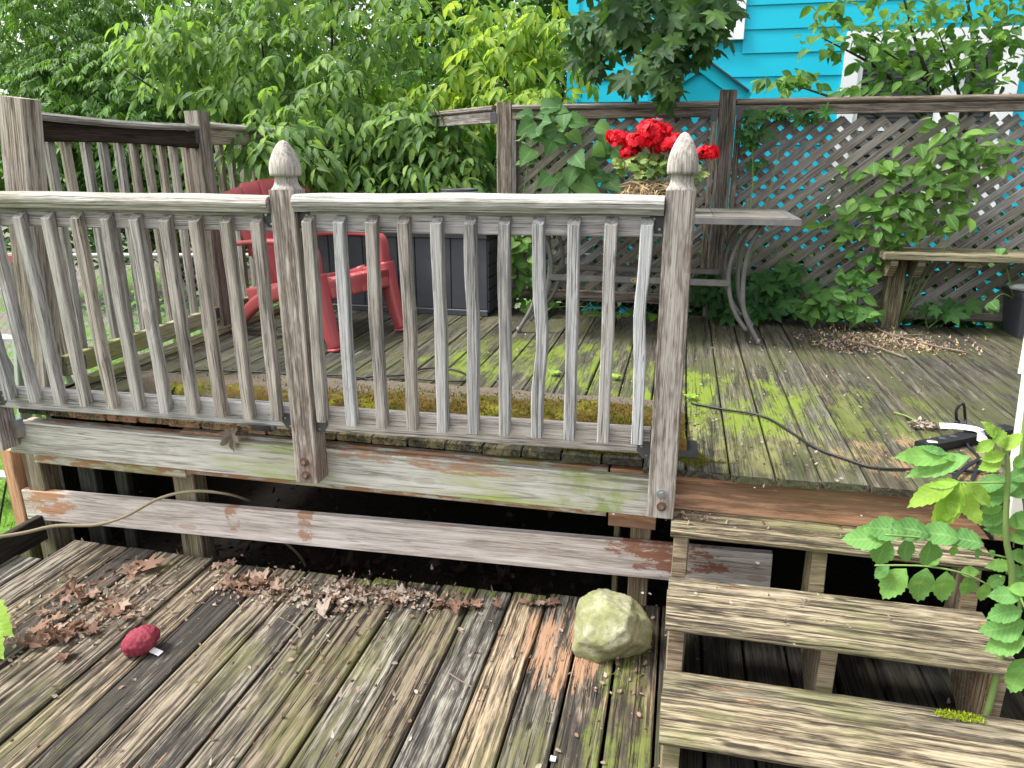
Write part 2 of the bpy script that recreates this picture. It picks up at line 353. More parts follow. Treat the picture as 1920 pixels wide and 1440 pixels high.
M['pinkpaper'] = plain('red_papery_skin', (.20,.02,.04), .75, .3, nsc=25, namt=.3, bump=1.0, dust=(.32,.06,.08))
M['whitechip'] = plain('pale_chip', (.6,.6,.62), .7, .3, nsc=30)
M['wire'] = plain('chain_link_wire', (.30,.31,.31), .5, .4, .5, nsc=30)

def leafmat(name, c1, c2, c3, trans=.35, tcol=(.35,.55,.05), rough=.58, veinc=None, spec=.22, veins=False):
    g = NT(name)
    a = g.n('ShaderNodeAttribute', attribute_name='rnd').outputs['Fac']; oi = g.n('ShaderNodeObjectInfo').outputs['Random']
    r = g.math('FRACT', g.math('ADD', a, oi))
    col = g.cramp(r, [(0, c1), (.55, c2), (.93, c3)])
    tc = g.n('ShaderNodeTexCoord').outputs['Object']
    n1 = g.noise(tc, 30, 3, .6)
    col = g.mix(g.math('MULTIPLY', n1, .35), col, tuple(x*.5 for x in c1))
    md = g.n('ShaderNodeAttribute', attribute_name='mid').outputs['Fac']
    vc = veinc or tuple(min(1, x*1.6+.02) for x in c3)
    col = g.mix(g.math('MULTIPLY', g.ramp(md, .10, .02), .45), col, vc)
    if veins:
        sx = g.n('ShaderNodeSeparateXYZ'); g.l(tc, sx.inputs[0])
        q = g.math('FRACT', g.math('MULTIPLY', g.math('SUBTRACT', sx.outputs[0], g.math('MULTIPLY', g.math('ABSOLUTE', sx.outputs[1]), .9)), 8.5))
        vm = g.math('MULTIPLY', g.math('ADD', g.ramp(q, .16, .03), g.ramp(q, .86, .98)), .38, clamp=True)
        col = g.mix(vm, col, vc); n1 = g.math('SUBTRACT', n1, g.math('MULTIPLY', vm, 1.2))
        blot = g.noise(tc, 3.5, 4, .7); col = g.mix(g.math('MULTIPLY', g.ramp(blot, .58, .72), .35), col, tuple(x*.8+.05 for x in c3))
    tm = g.mix(r, tuple(x*.75 for x in tcol), tcol)
    return g.finish(col, rough, n1, .002, .4, spec, trans=trans, transcol=tm)
M['lf_elder'] = leafmat('box_elder_leaf', (.040,.09,.027), (.085,.17,.045), (.22,.34,.07), .38, (.30,.52,.07))
M['lf_bright'] = leafmat('bright_yellow_green_leaf', (.08,.17,.025), (.14,.26,.03), (.30,.38,.05), .45, (.50,.70,.07))
M['lf_sumac'] = leafmat('dark_compound_leaf', (.035,.085,.025), (.065,.15,.035), (.16,.28,.06), .30, (.20,.42,.04))
M['lf_maple'] = leafmat('dark_maple_leaf', (.016,.045,.014), (.028,.075,.018), (.07,.14,.03), .22, (.12,.28,.03))
M['lf_maple2'] = leafmat('understory_maple_leaf', (.022,.070,.022), (.035,.105,.028), (.06,.16,.035), .25, (.13,.32,.04))
M['lf_dog'] = leafmat('dogwood_leaf', (.045,.11,.025), (.08,.18,.035), (.15,.27,.05), .35, (.28,.50,.06))
M['lf_vine'] = leafmat('vine_leaf', (.055,.14,.035), (.09,.21,.05), (.14,.28,.06), .35, (.25,.50,.07))
M['lf_climb'] = leafmat('climbing_vine_leaf', (.03,.09,.03), (.055,.14,.04), (.12,.23,.06), .3, (.2,.42,.06), veins=True)
M['lf_front'] = leafmat('foreground_compound_leaflet', (.085,.22,.065), (.13,.30,.085), (.20,.40,.09), .38, (.35,.62,.10), veinc=(.30,.48,.18), veins=True, spec=.15, rough=.65)
M['lf_young'] = leafmat('young_light_leaflet', (.20,.38,.05), (.28,.46,.06), (.36,.55,.08), .45, (.55,.80,.10), veinc=(.45,.6,.2), veins=True)
M['lf_ger'] = leafmat('geranium_leaf', (.10,.17,.04), (.15,.25,.06), (.28,.33,.10), .25, (.25,.42,.06))
M['petal'] = leafmat('red_petal', (.45,.004,.012), (.80,.008,.025), (.88,.03,.045), .2, (.8,.01,.03), rough=.6, veinc=(.5,.005,.015))
M['dead'] = leafmat('dead_brown_leaf', (.11,.060,.042), (.21,.125,.09), (.34,.25,.19), .12, (.3,.15,.07), rough=.85, veinc=(.30,.19,.14), spec=.2)
M['deadshade'] = leafmat('shaded_dead_leaf', (.012,.008,.006), (.028,.018,.013), (.05,.035,.026), .05, (.05,.03,.02), rough=.8, veinc=(.04,.03,.02), spec=.2)  # dead leaf colour darkened to stand for the shade below the deck
M['deadpale'] = leafmat('dead_pale_leaf', (.19,.15,.12), (.30,.245,.20), (.42,.36,.31), .12, (.35,.25,.15), rough=.9, veinc=(.5,.42,.35), spec=.2)
M['grass'] = leafmat('lawn_grass', (.08,.19,.02), (.13,.28,.03), (.24,.38,.06), .35, (.35,.6,.05))
M['moss'] = leafmat('moss_tuft', (.045,.042,.008), (.085,.075,.010), (.16,.12,.015), .2, (.3,.35,.03), rough=.95, spec=.1)
M['mossg'] = leafmat('bright_moss_tuft', (.15,.22,.01), (.25,.33,.015), (.38,.44,.02), .2, (.4,.5,.03), rough=.95, spec=.1)

# ---------------------------------------------------------------- leaves
def strip_leaf(stations, droop=.25, fold=.3, tooth=0):
    V = []; mid = []; T = []
    for k, (t, hw) in enumerate(stations):
        z = -droop*t*t
        V += [(t, 0, z), (t+(.03 if k % 2 else 0), hw, z+hw*fold), (t+(.03 if k % 2 else 0), -hw, z+hw*fold)]; mid += [0, 1, 1]
    for k in range(len(stations)-1):
        a = 3*k; b = 3*(k+1)
        if stations[k][1] > 0: T += [(a, b, a+1), (a, a+2, b)] if True else []
        if stations[k+1][1] > 0 or stations[k][1] > 0:
            T += [(a+1, b, b+1), (a+2, b+2, b)]
    T = [t for t in T if len({tuple(V[i]) for i in t}) == 3]
    return np.array(V, float), np.array(T), np.array(mid, float)
def toothed(base, n, amp):
    st = []
    for i in range(n+1):
        t = i/n; hw = np.interp(t, [b[0] for b in base], [b[1] for b in base])
        if 0 < i < n: hw *= (1+amp) if i % 2 else (1-amp*.4)
        st.append((t, float(hw)))
    return st
def fan_leaf(pts, droop=.18, rings=True, rough_=.0, seed=1):
    rr = random.Random(seed); A = sorted(pts + [(-a, r) for a, r in pts if 0 < a < 180])
    V = [(0, 0, 0)]; mid = [0]; T = []
    tips = [0, 52, -52, 108, -108]
    n = len(A)
    for ri in (.5, 1.0):
        for a, r in A:
            q = r*ri if ri == 1.0 else min(r, .45)*.75
            x = q*math.cos(R(a)); y = q*math.sin(R(a))
            d = min(abs(a-t) for t in tips)
            z = -droop*q*q+.10*min(d, 26)/26*q + rr.uniform(-1, 1)*rough_
            V.append((x, y, z)); mid.append(0 if d < 3 else 1)
    for k in range(n-1):
        T.append((0, 1+k, 2+k)); T.append((1+k, 1+n+k, 2+n+k)); T.append((1+k, 2+n+k, 2+k))
    return np.array(V, float), np.array(T), np.array(mid, float)
MAPLE = [(0,1.0),(7,.80),(14,.82),(20,.62),(27,.46),(34,.60),(42,.72),(52,.92),(60,.70),(68,.62),(76,.42),(88,.50),(98,.52),(108,.66),(118,.44),(135,.34),(155,.30),(176,.12)]
TPL = {
 'lance': strip_leaf([(0,0),(.12,.07),(.3,.17),(.48,.19),(.62,.15),(.70,.165),(.84,.07),(1,0)], .30, .35),
 'lance_s': strip_leaf([(0,0),(.28,.16),(.62,.15),(1,0)], .30, .35),
 'elder3': strip_leaf([(0,0),(.12,.10),(.28,.21),(.44,.26),(.50,.19),(.62,.22),(.70,.13),(.85,.07),(1,0)], .25, .3),
 'oval': strip_leaf(toothed([(0,0),(.12,.14),(.35,.27),(.6,.26),(.82,.14),(1,0)], 7, .0), .22, .3),
 'oval_s': strip_leaf([(0,0),(.25,.24),(.65,.24),(1,0)], .22, .3),
 'serr': strip_leaf(toothed([(0,0),(.1,.14),(.3,.27),(.55,.30),(.8,.17),(1,0)], 15, .09), .22, .22),
 'serrn': strip_leaf(toothed([(0,0),(.1,.08),(.3,.17),(.55,.19),(.8,.11),(1,0)], 15, .08), .18, .22),
 'heart': strip_leaf(toothed([(0,.0),(.04,.30),(.18,.44),(.4,.42),(.7,.24),(.9,.08),(1,0)], 13, .10), .25, .25),
 'maple': fan_leaf(MAPLE, .20),
 'grass': strip_leaf([(0,.03),(.5,.025),(1,0)], .5, .1),
 'tuft': strip_leaf([(0,.22),(.5,.16),(1,0)], .1, .1),
}
_rl = random.Random(3)
def ger_leaf():
    pts = [(a, .9+.12*math.cos(R(a*9))) for a in range(0, 171, 10)]
    return fan_leaf(pts, .1, rough_=.04)
TPL['ger'] = ger_leaf()
def curl(tp, k, seed):
    V, T, m = tp; rr = random.Random(seed); V = V.copy(); off = Vector((rr.random()*9, rr.random()*9, 0))
    ax = rr.uniform(0, math.pi); a = np.array([math.cos(ax), math.sin(ax)])
    s = V[:, :2]@a
    V[:, 2] = k*s*s*1.1 + np.array([noise.noise(Vector((v[0]*3, v[1]*3, 0))+off)*.35*k for v in V])
    V[:, :2] -= np.outer(s*np.abs(s)*.35*k, a)
    return V, T, m
for i in range(6): TPL['dead%d' % i] = curl(fan_leaf([(p[0], p[1]*_rl.uniform(.75, 1.05)) for p in MAPLE], 0, seed=i), .25+.16*i, i)
for i in range(3): TPL['frag%d' % i] = curl(TPL['oval'], .5+.3*i, 20+i)

for k_ in ('serr', 'serrn'):
    for i_ in range(3):
        V_, T_, m_ = TPL[k_]; V_ = V_.copy(); V_[:, 2] += np.array([(.10+.05*i_)*noise.noise(Vector((v[0]*2.5, v[1]*4, i_*3.3)))+.03*noise.noise(Vector((v[0]*9, v[1]*9, i_)))-(i_-1)*.16*v[0]*v[0] for v in V_])
        V_[:, 1] += (i_-1)*.05*np.sin(V_[:, 0]*3.0); TPL[k_+str(i_)] = (V_, T_, m_)
def dirs(n, el_lo, el_hi, az=None, az_sp=math.pi):
    az_ = rng.uniform(-math.pi, math.pi, n) if az is None else az+rng.uniform(-az_sp, az_sp, n)
    el = rng.uniform(el_lo, el_hi, n)
    return np.stack([np.cos(az_)*np.cos(el), np.sin(az_)*np.cos(el), np.sin(el)], 1)
def frames(d, up):
    d = d/np.linalg.norm(d, axis=1, keepdims=True)
    y = np.cross(up, d); y /= np.linalg.norm(y, axis=1, keepdims=True)+1e-9
    z = np.cross(d, y); return np.stack([d, y, z], 2)      # columns
def cloud_mesh(name, groups, mat):
    """groups = [(template key, P (m,3), Rm (m,3,3), s (m,))] -> one mesh"""
    VV = []; TT = []; RR = []; MM = []; o = 0
    for key, P, Rm, s in groups:
        V, T, md = TPL[key]; m = len(P)
        if m == 0: continue
        W = np.einsum('mij,nj->mni', Rm, V)*s[:, None, None]+P[:, None, :]
        VV.append(W.reshape(-1, 3)); TT.append((T[None]+(np.arange(m)*len(V))[:, None, None]).reshape(-1, 3)+o)
        RR.append(np.repeat(rng.random(m), len(V))); MM.append(np.tile(md, m)); o += m*len(V)
    V = np.concatenate(VV); T = np.concatenate(TT).astype(np.int32); r = np.concatenate(RR); md = np.concatenate(MM)
    me = bpy.data.meshes.new(name); me.vertices.add(len(V)); me.vertices.foreach_set('co', V.astype(np.float32).ravel())
    me.loops.add(T.size); me.loops.foreach_set('vertex_index', T.ravel())
    me.polygons.add(len(T)); me.polygons.foreach_set('loop_start', np.arange(0, T.size, 3, dtype=np.int32))
    me.polygons.foreach_set('use_smooth', np.ones(len(T), bool))
    me.update(calc_edges=True); me.validate()
    a = me.attributes.new('rnd', 'FLOAT', 'POINT'); a.data.foreach_set('value', r.astype(np.float32))
    a = me.attributes.new('mid', 'FLOAT', 'POINT'); a.data.foreach_set('value', md.astype(np.float32))
    me.materials.append(mat); return me
LM = {}
def leaf_mesh(key, mat):
    k = (key, mat.name)
    if k not in LM: LM[k] = cloud_mesh('leaf', [(key, np.zeros((1,3)), np.eye(3)[None], np.ones(1))], mat)
    return LM[k]
def leaf_obj(key, mat, p, Rm, s, parent=None, name='leaf'):
    Mx = Matrix([list(r) for r in (Rm*s)]).to_4x4(); Mx.translation = Vector(p)
    return link(bpy.data.objects.new(name, leaf_mesh(key, mat)), Mx, parent)
CAMP = np.array([0, 0, EYE])
def foliage(root, groups, mat, n_ind=0, name='foliage'):
    """leaves nearest the eye become parts of their own, the others one joined part"""
    if n_ind:
        allp = np.concatenate([g[1] for g in groups]); sz = np.concatenate([g[3] for g in groups])
        score = sz/np.linalg.norm(allp-CAMP, axis=1)
        # only leaves inside the picture
        rel = allp-CAMP; l = rel@np.array([RT.x, RT.y, 0]); fh = rel@np.array([FW.x, FW.y, 0])
        d = fh*math.cos(PITCH)-rel[:, 2]*math.sin(PITCH); dn = -fh*math.sin(PITCH)-rel[:, 2]*math.cos(PITCH)
        u = 960+F_PX*l/d; v = 720+F_PX*dn/d
        score = np.where((u > 0) & (u < 1920) & (v > 0) & (v < 1440), score, 0)
        pick = set(np.argsort(-score)[:n_ind].tolist()); o = 0; out = []
        for key, P, Rm, s in groups:
            keep = np.ones(len(P), bool)
            for i in range(len(P)):
                if o+i in pick:
                    keep[i] = False; leaf_obj(key, mat, P[i], Rm[i], float(s[i]), root)
            out.append((key, P[keep], Rm[keep], s[keep])); o += len(P)
        groups = out
    if sum(len(g[1]) for g in groups):
        me = cloud_mesh(name, groups, mat); o = link(bpy.data.objects.new(name, me), Matrix(), root); o['kind'] = 'stuff'; return o
def in_ell(n, c, r, shell=.0):
    d = rng.normal(size=(n, 3)); d /= np.linalg.norm(d, axis=1, keepdims=True)
    q = (shell+(1-shell)*rng.random(n))**(1/3 if shell == 0 else .6)
    return np.array(c)+d*q[:, None]*np.array(r)
def compound(P, D, L, nleaf, key, lsz, spread=R(55), up=(0,0,1), jit=.25):
    """pinnate leaves: P base, D direction, L rachis length, leaflets in pairs + one at the end"""
    m = len(P); U = np.tile(np.array(up, float), (m, 1))+rng.normal(size=(m, 3))*jit
    Fm = frames(D, U); X = Fm[:, :, 0]; Y = Fm[:, :, 1]; Z = Fm[:, :, 2]
    Ps = []; Rs = []; Ss = []
    pairs = (nleaf-1)//2
    for k in range(pairs):
        t = (.35+.6*k/max(pairs, 1))
        base = P+X*(L*t)[:, None]-Z*(L*.25*t*t)[:, None]
        for sg in (1, -1):
            a = spread*(1-.25*k/max(pairs,1))+rng.normal(size=m)*.15
            d = X*np.cos(a)[:, None]+Y*(sg*np.sin(a))[:, None]-Z*(.25+rng.random(m)*.35)[:, None]
            Ps.append(base); Rs.append(frames(d, Z+rng.normal(size=(m,3))*.2)); Ss.append(lsz*rng.uniform(.75, 1.1, m))
    tip = P+X*L[:, None]-Z*(L*.25)[:, None]
    Ps.append(tip); Rs.append(frames(X-Z*.5, Z+rng.normal(size=(m,3))*.2)); Ss.append(lsz*rng.uniform(.9, 1.25, m))
    return (key, np.concatenate(Ps), np.concatenate(Rs), np.concatenate(Ss))
def single(P, key, size, el=(-.9, .1), az=None, az_sp=math.pi, up=(0,-.25,1), jit=.35):
    m = len(P); d = dirs(m, el[0], el[1], az, az_sp); U = np.tile(np.array(up, float), (m, 1))+rng.normal(size=(m, 3))*jit
    return (key, P, frames(d, U), size*rng.uniform(.65, 1.15, m))
def branches(root, base, targets, r0, mat, name='branch', sag=.0):
    b = Bag()
    for t in targets:
        base_ = Vector(base); t = Vector(t); mid = base_.lerp(t, .5)+Vector((random.uniform(-.1, .1), random.uniform(-.1, .1), random.uniform(.02, .18)))*(t-base_).length
        P = smoothpath([base_, mid, t], 5); n = len(P)
        b.tube(P, [r0*(1-.85*i/(n-1)) for i in range(n)], n=5)
    return b.build(name, mat, root, True)

# ---------------------------------------------------------------- ground
def ground_mat():
    g = NT('ground_soil_and_grass'); p = g.n('ShaderNodeNewGeometry').outputs['Position']
    n1 = g.noise(p, 3, 6, .7); n2 = g.noise(p, .8, 4, .6); n3 = g.noise(p, 26, 5, .7)
    soil = g.mix(n3, (.10,.085,.075), (.24,.21,.195)); grs = g.mix(n3, (.06,.13,.02), (.13,.25,.04))
    sx = g.n('ShaderNodeSeparateXYZ'); g.l(p, sx.inputs[0])
    q = g.math('ADD', g.math('MULTIPLY', n1, .5), g.math('MULTIPLY', n2, .5))
    far = g.ramp(sx.outputs[1], 3.6, 5.0, .38, .52)         # the near lawn is grassier than the bank beyond the wire fence
    c = g.mix(g.ramp(g.math('SUBTRACT', q, far), -.03, .05), soil, grs)
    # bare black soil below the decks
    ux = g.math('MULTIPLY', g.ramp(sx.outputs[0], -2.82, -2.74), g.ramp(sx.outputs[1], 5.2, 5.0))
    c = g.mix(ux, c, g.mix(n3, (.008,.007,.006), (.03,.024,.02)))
    return g.finish(c, .95, n3, .02, .8, .15)
GZ = -.86
gv = []; gf = []; xs = [-120,-40,-15,-8,-5,-4,-3,-2,-1,0,1,2,3,5,10,30,120]; ys = [-40,-10,-2,0,1,2,3,4,5,6,8,12,20,40,150]
for y in ys:
    for x in xs: gv.append((x, y, GZ+(.06*noise.noise(Vector((x*.5, y*.5, 0)))) + (max(0, y-9)*.03 if abs(y) < 60 else 1.5)))
for j in range(len(ys)-1):
    for i in range(len(xs)-1):
        a = j*len(xs)+i; gf.append((a, a+1, a+1+len(xs), a+len(xs)))
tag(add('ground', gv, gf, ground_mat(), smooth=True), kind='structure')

# ---------------------------------------------------------------- upper deck
PITCHB = .1435
deck = thing('upper_deck', (0, 3.6, 0), 'raised mossy plank deck with whitish fascia behind the railing', 'deck')
x = -2.66; k = 0
while x < 3.3:
    xc = x+PITCHB/2; left = xc < -.02
    y0 = 2.40 if left else 2.345+random.uniform(-.006, .006)
    if left: y0 += random.uniform(-.006, .006)
    if abs(xc+1.95) < .0: pass
    y1 = 4.93
    if xc < -1.2: y1 = 4.93+min(1.1, (-1.2-xc)*1.0)
    wv = PITCHB-.006+random.uniform(-.002, .001)
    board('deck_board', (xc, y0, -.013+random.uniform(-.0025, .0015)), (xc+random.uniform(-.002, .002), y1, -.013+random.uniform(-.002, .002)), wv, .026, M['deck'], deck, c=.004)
    x += PITCHB
# fascia (2x6) in front of the rim joist
board('fascia_board', (-2.72, 2.400, -.133), (-.02, 2.400, -.133), .142, .036, M['fascia'], deck, up=(0,-1,0), c=.003)
board('rim_joist', (-2.66, 2.445, -.165), (-1.92, 2.445, -.165), .20, .036, M['rim'], deck, up=(0,-1,0))
board('rim_joist', (-1.918, 2.448, -.150), (-.20, 2.448, -.150), .19, .036, M['rim'], deck, up=(0,-1,0))
board('rim_joist', (-.19, 2.442, -.165), (-.022, 2.442, -.165), .225, .036, M['orange'], deck, up=(0,-1,0))
board('stair_header', (.035, 2.395, -.096), (3.2, 2.395, -.096), .135, .036, M['orange'], deck, up=(0,-1,0))
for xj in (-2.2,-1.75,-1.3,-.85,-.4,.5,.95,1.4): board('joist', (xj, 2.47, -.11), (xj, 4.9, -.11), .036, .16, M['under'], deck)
sk = board('skirt_board', (-2.80, 2.478, -.495), (.39, 2.478, -.415), .145, .034, M['skirt'], deck, up=(0,-1,0), c=.004)
stubs = [(-2.72,2.50,.09,M['stub']), (-2.0,2.54,.10,M['stub']), (-.075,2.54,.075,M['stub']), (-1.0,4.2,.09,M['under']), (.6,4.2,.09,M['under']), (-2.3,4.4,.09,M['under'])]
for sx_, sy_, sw, mm in stubs: board('support_post', (sx_, sy_+.01, GZ-.05), (sx_, sy_+.01, -.2), sw, .09, mm, deck, up=(0,-1,0))
board('support_post', (-2.845, 2.50, -.62), (-2.845, 2.50, -.235), .06, .08, M['orange'], deck, up=(0,-1,0))
board('support_post', (-2.855, 2.50, GZ-.02), (-2.855, 2.50, -.625), .075, .09, M['stub'], deck, up=(0,-1,0), c=.006)
board('support_post', (-.165, 2.56, GZ), (-.165, 2.56, -.2), .022, .04, M['bench'], deck, up=(0,-1,0))
board('support_post', (-2.52, 2.56, GZ), (-2.52, 2.56, -.2), .09, .04, M['under'], deck, up=(0,-1,0))
board('support_post', (-2.38, 2.60, GZ), (-2.38, 2.60, -.2), .06, .04, M['under'], deck, up=(0,-1,0))
# back board, and side boards added to keep the space below the deck dark
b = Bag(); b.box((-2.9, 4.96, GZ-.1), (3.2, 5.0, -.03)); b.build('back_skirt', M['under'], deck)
b = Bag(); b.box((-2.80, 2.66, GZ-.1), (-2.77, 4.955, -.03)); b.build('added_side_board', M['under'], deck)
b = Bag(); b.box((1.35, 2.42, GZ-.1), (1.38, 4.955, -.03)); b.build('added_side_board', M['under'], deck)

# ---------------------------------------------------------------- lower deck
LZ = -.64
low = thing('lower_deck', (-1.2, 1.5, LZ), 'lower weathered plank deck covered with dead leaves in the foreground', 'deck')
edges = [aty(1, 1, 1)]
x = -2.565
while x < 2.2:
    xc = x+PITCHB/2
    yb = np.interp(xc, [-2.56, -2.3, -1.7, -.58, .02, 2], [2.44, 2.46, 2.43, 2.475, 2.52, 2.55])+random.uniform(-.008, .008)
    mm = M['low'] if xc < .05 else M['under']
    bz = LZ-.014+random.uniform(-.004, .002)
    board('deck_board', (xc+random.uniform(-.003,.003), -1.2, bz), (xc, yb, bz+random.uniform(-.002, .002)), PITCHB-.0095+random.uniform(-.003, .001), .030, mm, low, c=.005)
    x += PITCHB
board('edge_board', (-2.66, .9, -.665), (-2.66, 2.30, -.665), .14, .03, M['low'], low, c=.005)
board('curb_board', (-2.77, .9, -.60), (-2.73, 2.50, -.60), .035, .12, M['under'], low)
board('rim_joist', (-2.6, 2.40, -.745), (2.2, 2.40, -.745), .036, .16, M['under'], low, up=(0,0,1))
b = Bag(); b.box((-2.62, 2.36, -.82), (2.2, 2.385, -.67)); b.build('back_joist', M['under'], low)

# ---------------------------------------------------------------- stairs
NB = Bag()
for i_ in range(18):
    xc_ = -2.565+PITCHB*(i_+.5)
    for yy in (2.36, 1.86, 1.40):
        for dx in (-.045, .045): NB.tube([(xc_+dx+random.uniform(-.006,.006), yy+random.uniform(-.01,.01), LZ-.003), (xc_+dx, yy, LZ+.0012)], .0042, n=6)
o = NB.build('nail_heads', M['rust'], low); o['kind'] = 'stuff'
NB = Bag()
for i_ in range(38):
    xc_ = -2.66+PITCHB*(i_+.5)
    for yy in (2.46, 2.9, 3.4, 3.9, 4.4):
        for dx in (-.045, .045): NB.tube([(xc_+dx, yy+random.uniform(-.01,.01), -.003), (xc_+dx, yy, .0010)], .004, n=6)
o = NB.build('nail_heads', M['rust'], deck); o['kind'] = 'stuff'
st = thing('deck_stairs', (.5, 2.0, LZ), 'mossy three-tread wooden stairs between the two decks', 'stairs')
def tread(x0, x1, yf, yb, zt, split, tilt=0.0):
    T_ = .04
    L = x1-x0
    # front plank with rounded nose
    wf = (yb-yf)*split
    prof = []
    for a in range(-90, 91, 22):
        prof.append((-wf/2+.018-.018*math.cos(R(a)), T_/2*math.sin(R(a))))
    prof = prof+[(wf/2-.003, T_/2), (wf/2, T_/2-.003), (wf/2, -T_/2)]
    def bend(t): return (0, .002*math.sin(t*5+x0))
    V, Fc = prism_x(L, prof, 10, bend)
    Mx = Matrix.Translation(((x0+x1)/2, yf+wf/2, zt-T_/2)) @ Matrix.Rotation(tilt, 4, 'Z')
    add('tread_board', V, [f[::-1] for f in Fc], M['tread'], st, Mx)
    if split < 1:
        wb = (yb-yf)*(1-split)-.005
        board('tread_board', (x0+.004, yb-wb/2, zt-T_/2-.002), (x1-.006, yb-wb/2, zt-T_/2-.002), wb, T_-.002, M['tread'], st, c=.006)
tread(.03, .985, 2.232, 2.373, -.16, 1.0)
tread(.03, .972, 1.945, 2.215, -.32, .66)
tread(.03, 1.01, 1.66, 1.945, -.48, .60)
def stringer(x, m, wdt=.038):
    pts = [(2.37, -.205), (2.32, -.205), (2.32, -.365), (2.00, -.365), (2.00, -.525), (1.70, -.525), (1.70, -.622), (1.85, -.622), (2.37, -.62)]
    pts = [(2.37, -.203), (2.27, -.203), (2.25, -.362), (1.985, -.362), (1.985, -.522), (1.695, -.522), (1.695, -.638), (2.12, -.638), (2.37, -.50)]
    n = len(pts); V = [(x-wdt/2, y, z) for y, z in pts]+[(x+wdt/2, y, z) for y, z in pts]
    Fc = [tuple(range(n)), tuple(range(2*n-1, n-1, -1))]+[(i, i+n, (i+1) % n+n, (i+1) % n) for i in range(n)]
    o = add('stringer', V, [f[::-1] for f in Fc], m, st)
stringer(.065, M['stub'], .045); stringer(.50, M['stub'], .045); stringer(.945, M['stub'], .045)
# vertical cleats that carry the treads, pale with an orange face
for xx in (.068, .50, .935):
    board('cleat', (xx, 2.318, -.365), (xx, 2.318, -.204), .05, .05, M['stub'], st, up=(0,-1,0))
    board('cleat', (xx, 2.02, -.525), (xx, 2.02, -.366), .05, .06, M['stub'], st, up=(0,-1,0))
    board('cleat', (xx-.005, 1.74, -.639), (xx-.005, 1.74, -.526), .05, .06, M['stub'], st, up=(0,-1,0))

# ---------------------------------------------------------------- front railing
fr = thing('front_railing', (-1.3, 2.3, 0), 'grey weathered front railing with two acorn topped posts and slanted balusters', 'railing')
def loft(name, sects, mat, parent, Mx, power=5.0, n=24, smooth=True):
    V = []; Fc = []
    for hw, z in sects:
        for k in range(n):
            a = 2*math.pi*(k+.5)/n; c, s = math.cos(a), math.sin(a)
            pw = power; r = hw/((abs(c)**pw+abs(s)**pw)**(1/pw)); V.append((z, r*c, r*s))
    for i in range(len(sects)-1):
        for k in range(n):
            a = i*n+k; b = i*n+(k+1) % n; Fc.append((a, b, b+n, a+n))
    Fc.append(tuple(range(n))[::-1]); Fc.append(tuple(range((len(sects)-1)*n, len(sects)*n)))
    o = add(name, V, Fc, mat, parent, Mx, smooth)
    o.data.polygons[-1].use_smooth = False
    return o
def acorn_post(xb, zb, xt, zt_sh, Yf, ztop):
    P0 = Vector((xb, Yf+.0445, zb)); P1 = Vector((xt, Yf+.0445, zt_sh))
    p = board('post', P0, P1, .089, .089, M['post'], fr, up=(0,-1,0), c=.004)
    up = (P1-P0).normalized(); y = Vector((0,-1,0)).cross(up).normalized(); z = up.cross(y)
    Mx = Matrix((up, y, z)).transposed().to_4x4(); Mx.translation = P1
    s = (ztop-zt_sh)/.165
    prof = [(.0445,-.001),(.0440,.002),(.0385,.010),(.0345,.020),(.0325,.032),(.0325,.044),(.0365,.0455),(.0445,.0465),(.0455,.056),(.0455,.072),(.0435,.088),(.040,.103),(.035,.118),(.028,.134),(.020,.149),(.012,.160),(.003,.165)]
    f = loft('finial', [(h, q*s) for h, q in prof], M['finial'], p, Mx, 3.6)
    return p
Y1 = 2.29
p1 = acorn_post(-1.298, -.16, -1.300, .895, Y1, 1.052)
p2 = acorn_post(-.008, -.155, -.008, .905, Y1-.005, 1.068)
p0 = board('post', (-2.655-.045, Y1+.0445, -.155), (-2.655-.045, Y1+.0445, 1.0), .089, .089, M['post'], fr, up=(0,-1,0))
def bolt(x, y, z, par, rust=False):
    b = Bag(); m = M['rust']
    b.tube([(x, y, z), (x, y-.004, z)], .0165, n=16); o = b.build('washer', M['rust'] if rust else M['galv'], par)
    b = Bag(); b.tube([(x, y-.004, z), (x, y-.009, z)], .008, n=6); b.build('bolt', M['galv'] if not rust else M['screw'], par)
bolt(-1.300, Y1, -.075, p1, True); bolt(-1.298, Y1, -.128, p1, True)
bolt(-.008, Y1-.005, -.066, p2, False); bolt(-.005, Y1-.005, -.112, p2, True)
bolt(-2.70, Y1, -.06, p0, True); bolt(-2.70, Y1, -.10, p0, True)
b = Bag(); b.box((-2.655, 2.345, -.115), (-2.625, 2.3815, -.04)); g_ = b.build('hinge_plate', M['galv'], fr)
def cap_rail(x0, x1, z0, z1):
    prof = []
    for yy, zz in [(-.045,-.010),(-.048,.004),(-.044,.016),(-.034,.024),(-.018,.028),(.018,.028),(.034,.024),(.044,.016),(.048,.004),(.045,-.010),(.038,-.016),(.033,-.028),(-.033,-.028),(-.038,-.016)]: prof.append((-yy, zz))
    p0_ = Vector((x0, 2.315, z0)); p1_ = Vector((x1, 2.315, z1))
    V, Fc = prism_x((p1_-p0_).length, prof, 12, lambda t: (0, .003*math.sin(t*3.1)+.0015*math.sin(t*17)))
    o = link(bpy.data.objects.new('cap_rail', newmesh('cap_rail', V, [f[::-1] for f in Fc], M['cap'])), basis(p0_, p1_, (0,0,1)), fr)
cap_rail(-3.05, -1.346, .848, .848); cap_rail(-1.254, -.054, .854, .862)
board('top_rail', (-3.05, 2.335, .788), (-1.346, 2.335, .792), .072, .036, M['rail'], fr, up=(0,-1,0))
board('top_rail', (-1.254, 2.335, .792), (-.056, 2.335, .802), .072, .036, M['rail'], fr, up=(0,-1,0))
board('bottom_rail', (-2.655, 2.335, .069), (-1.346, 2.335, .088), .088, .036, M['rail'], fr, up=(0,-1,0))
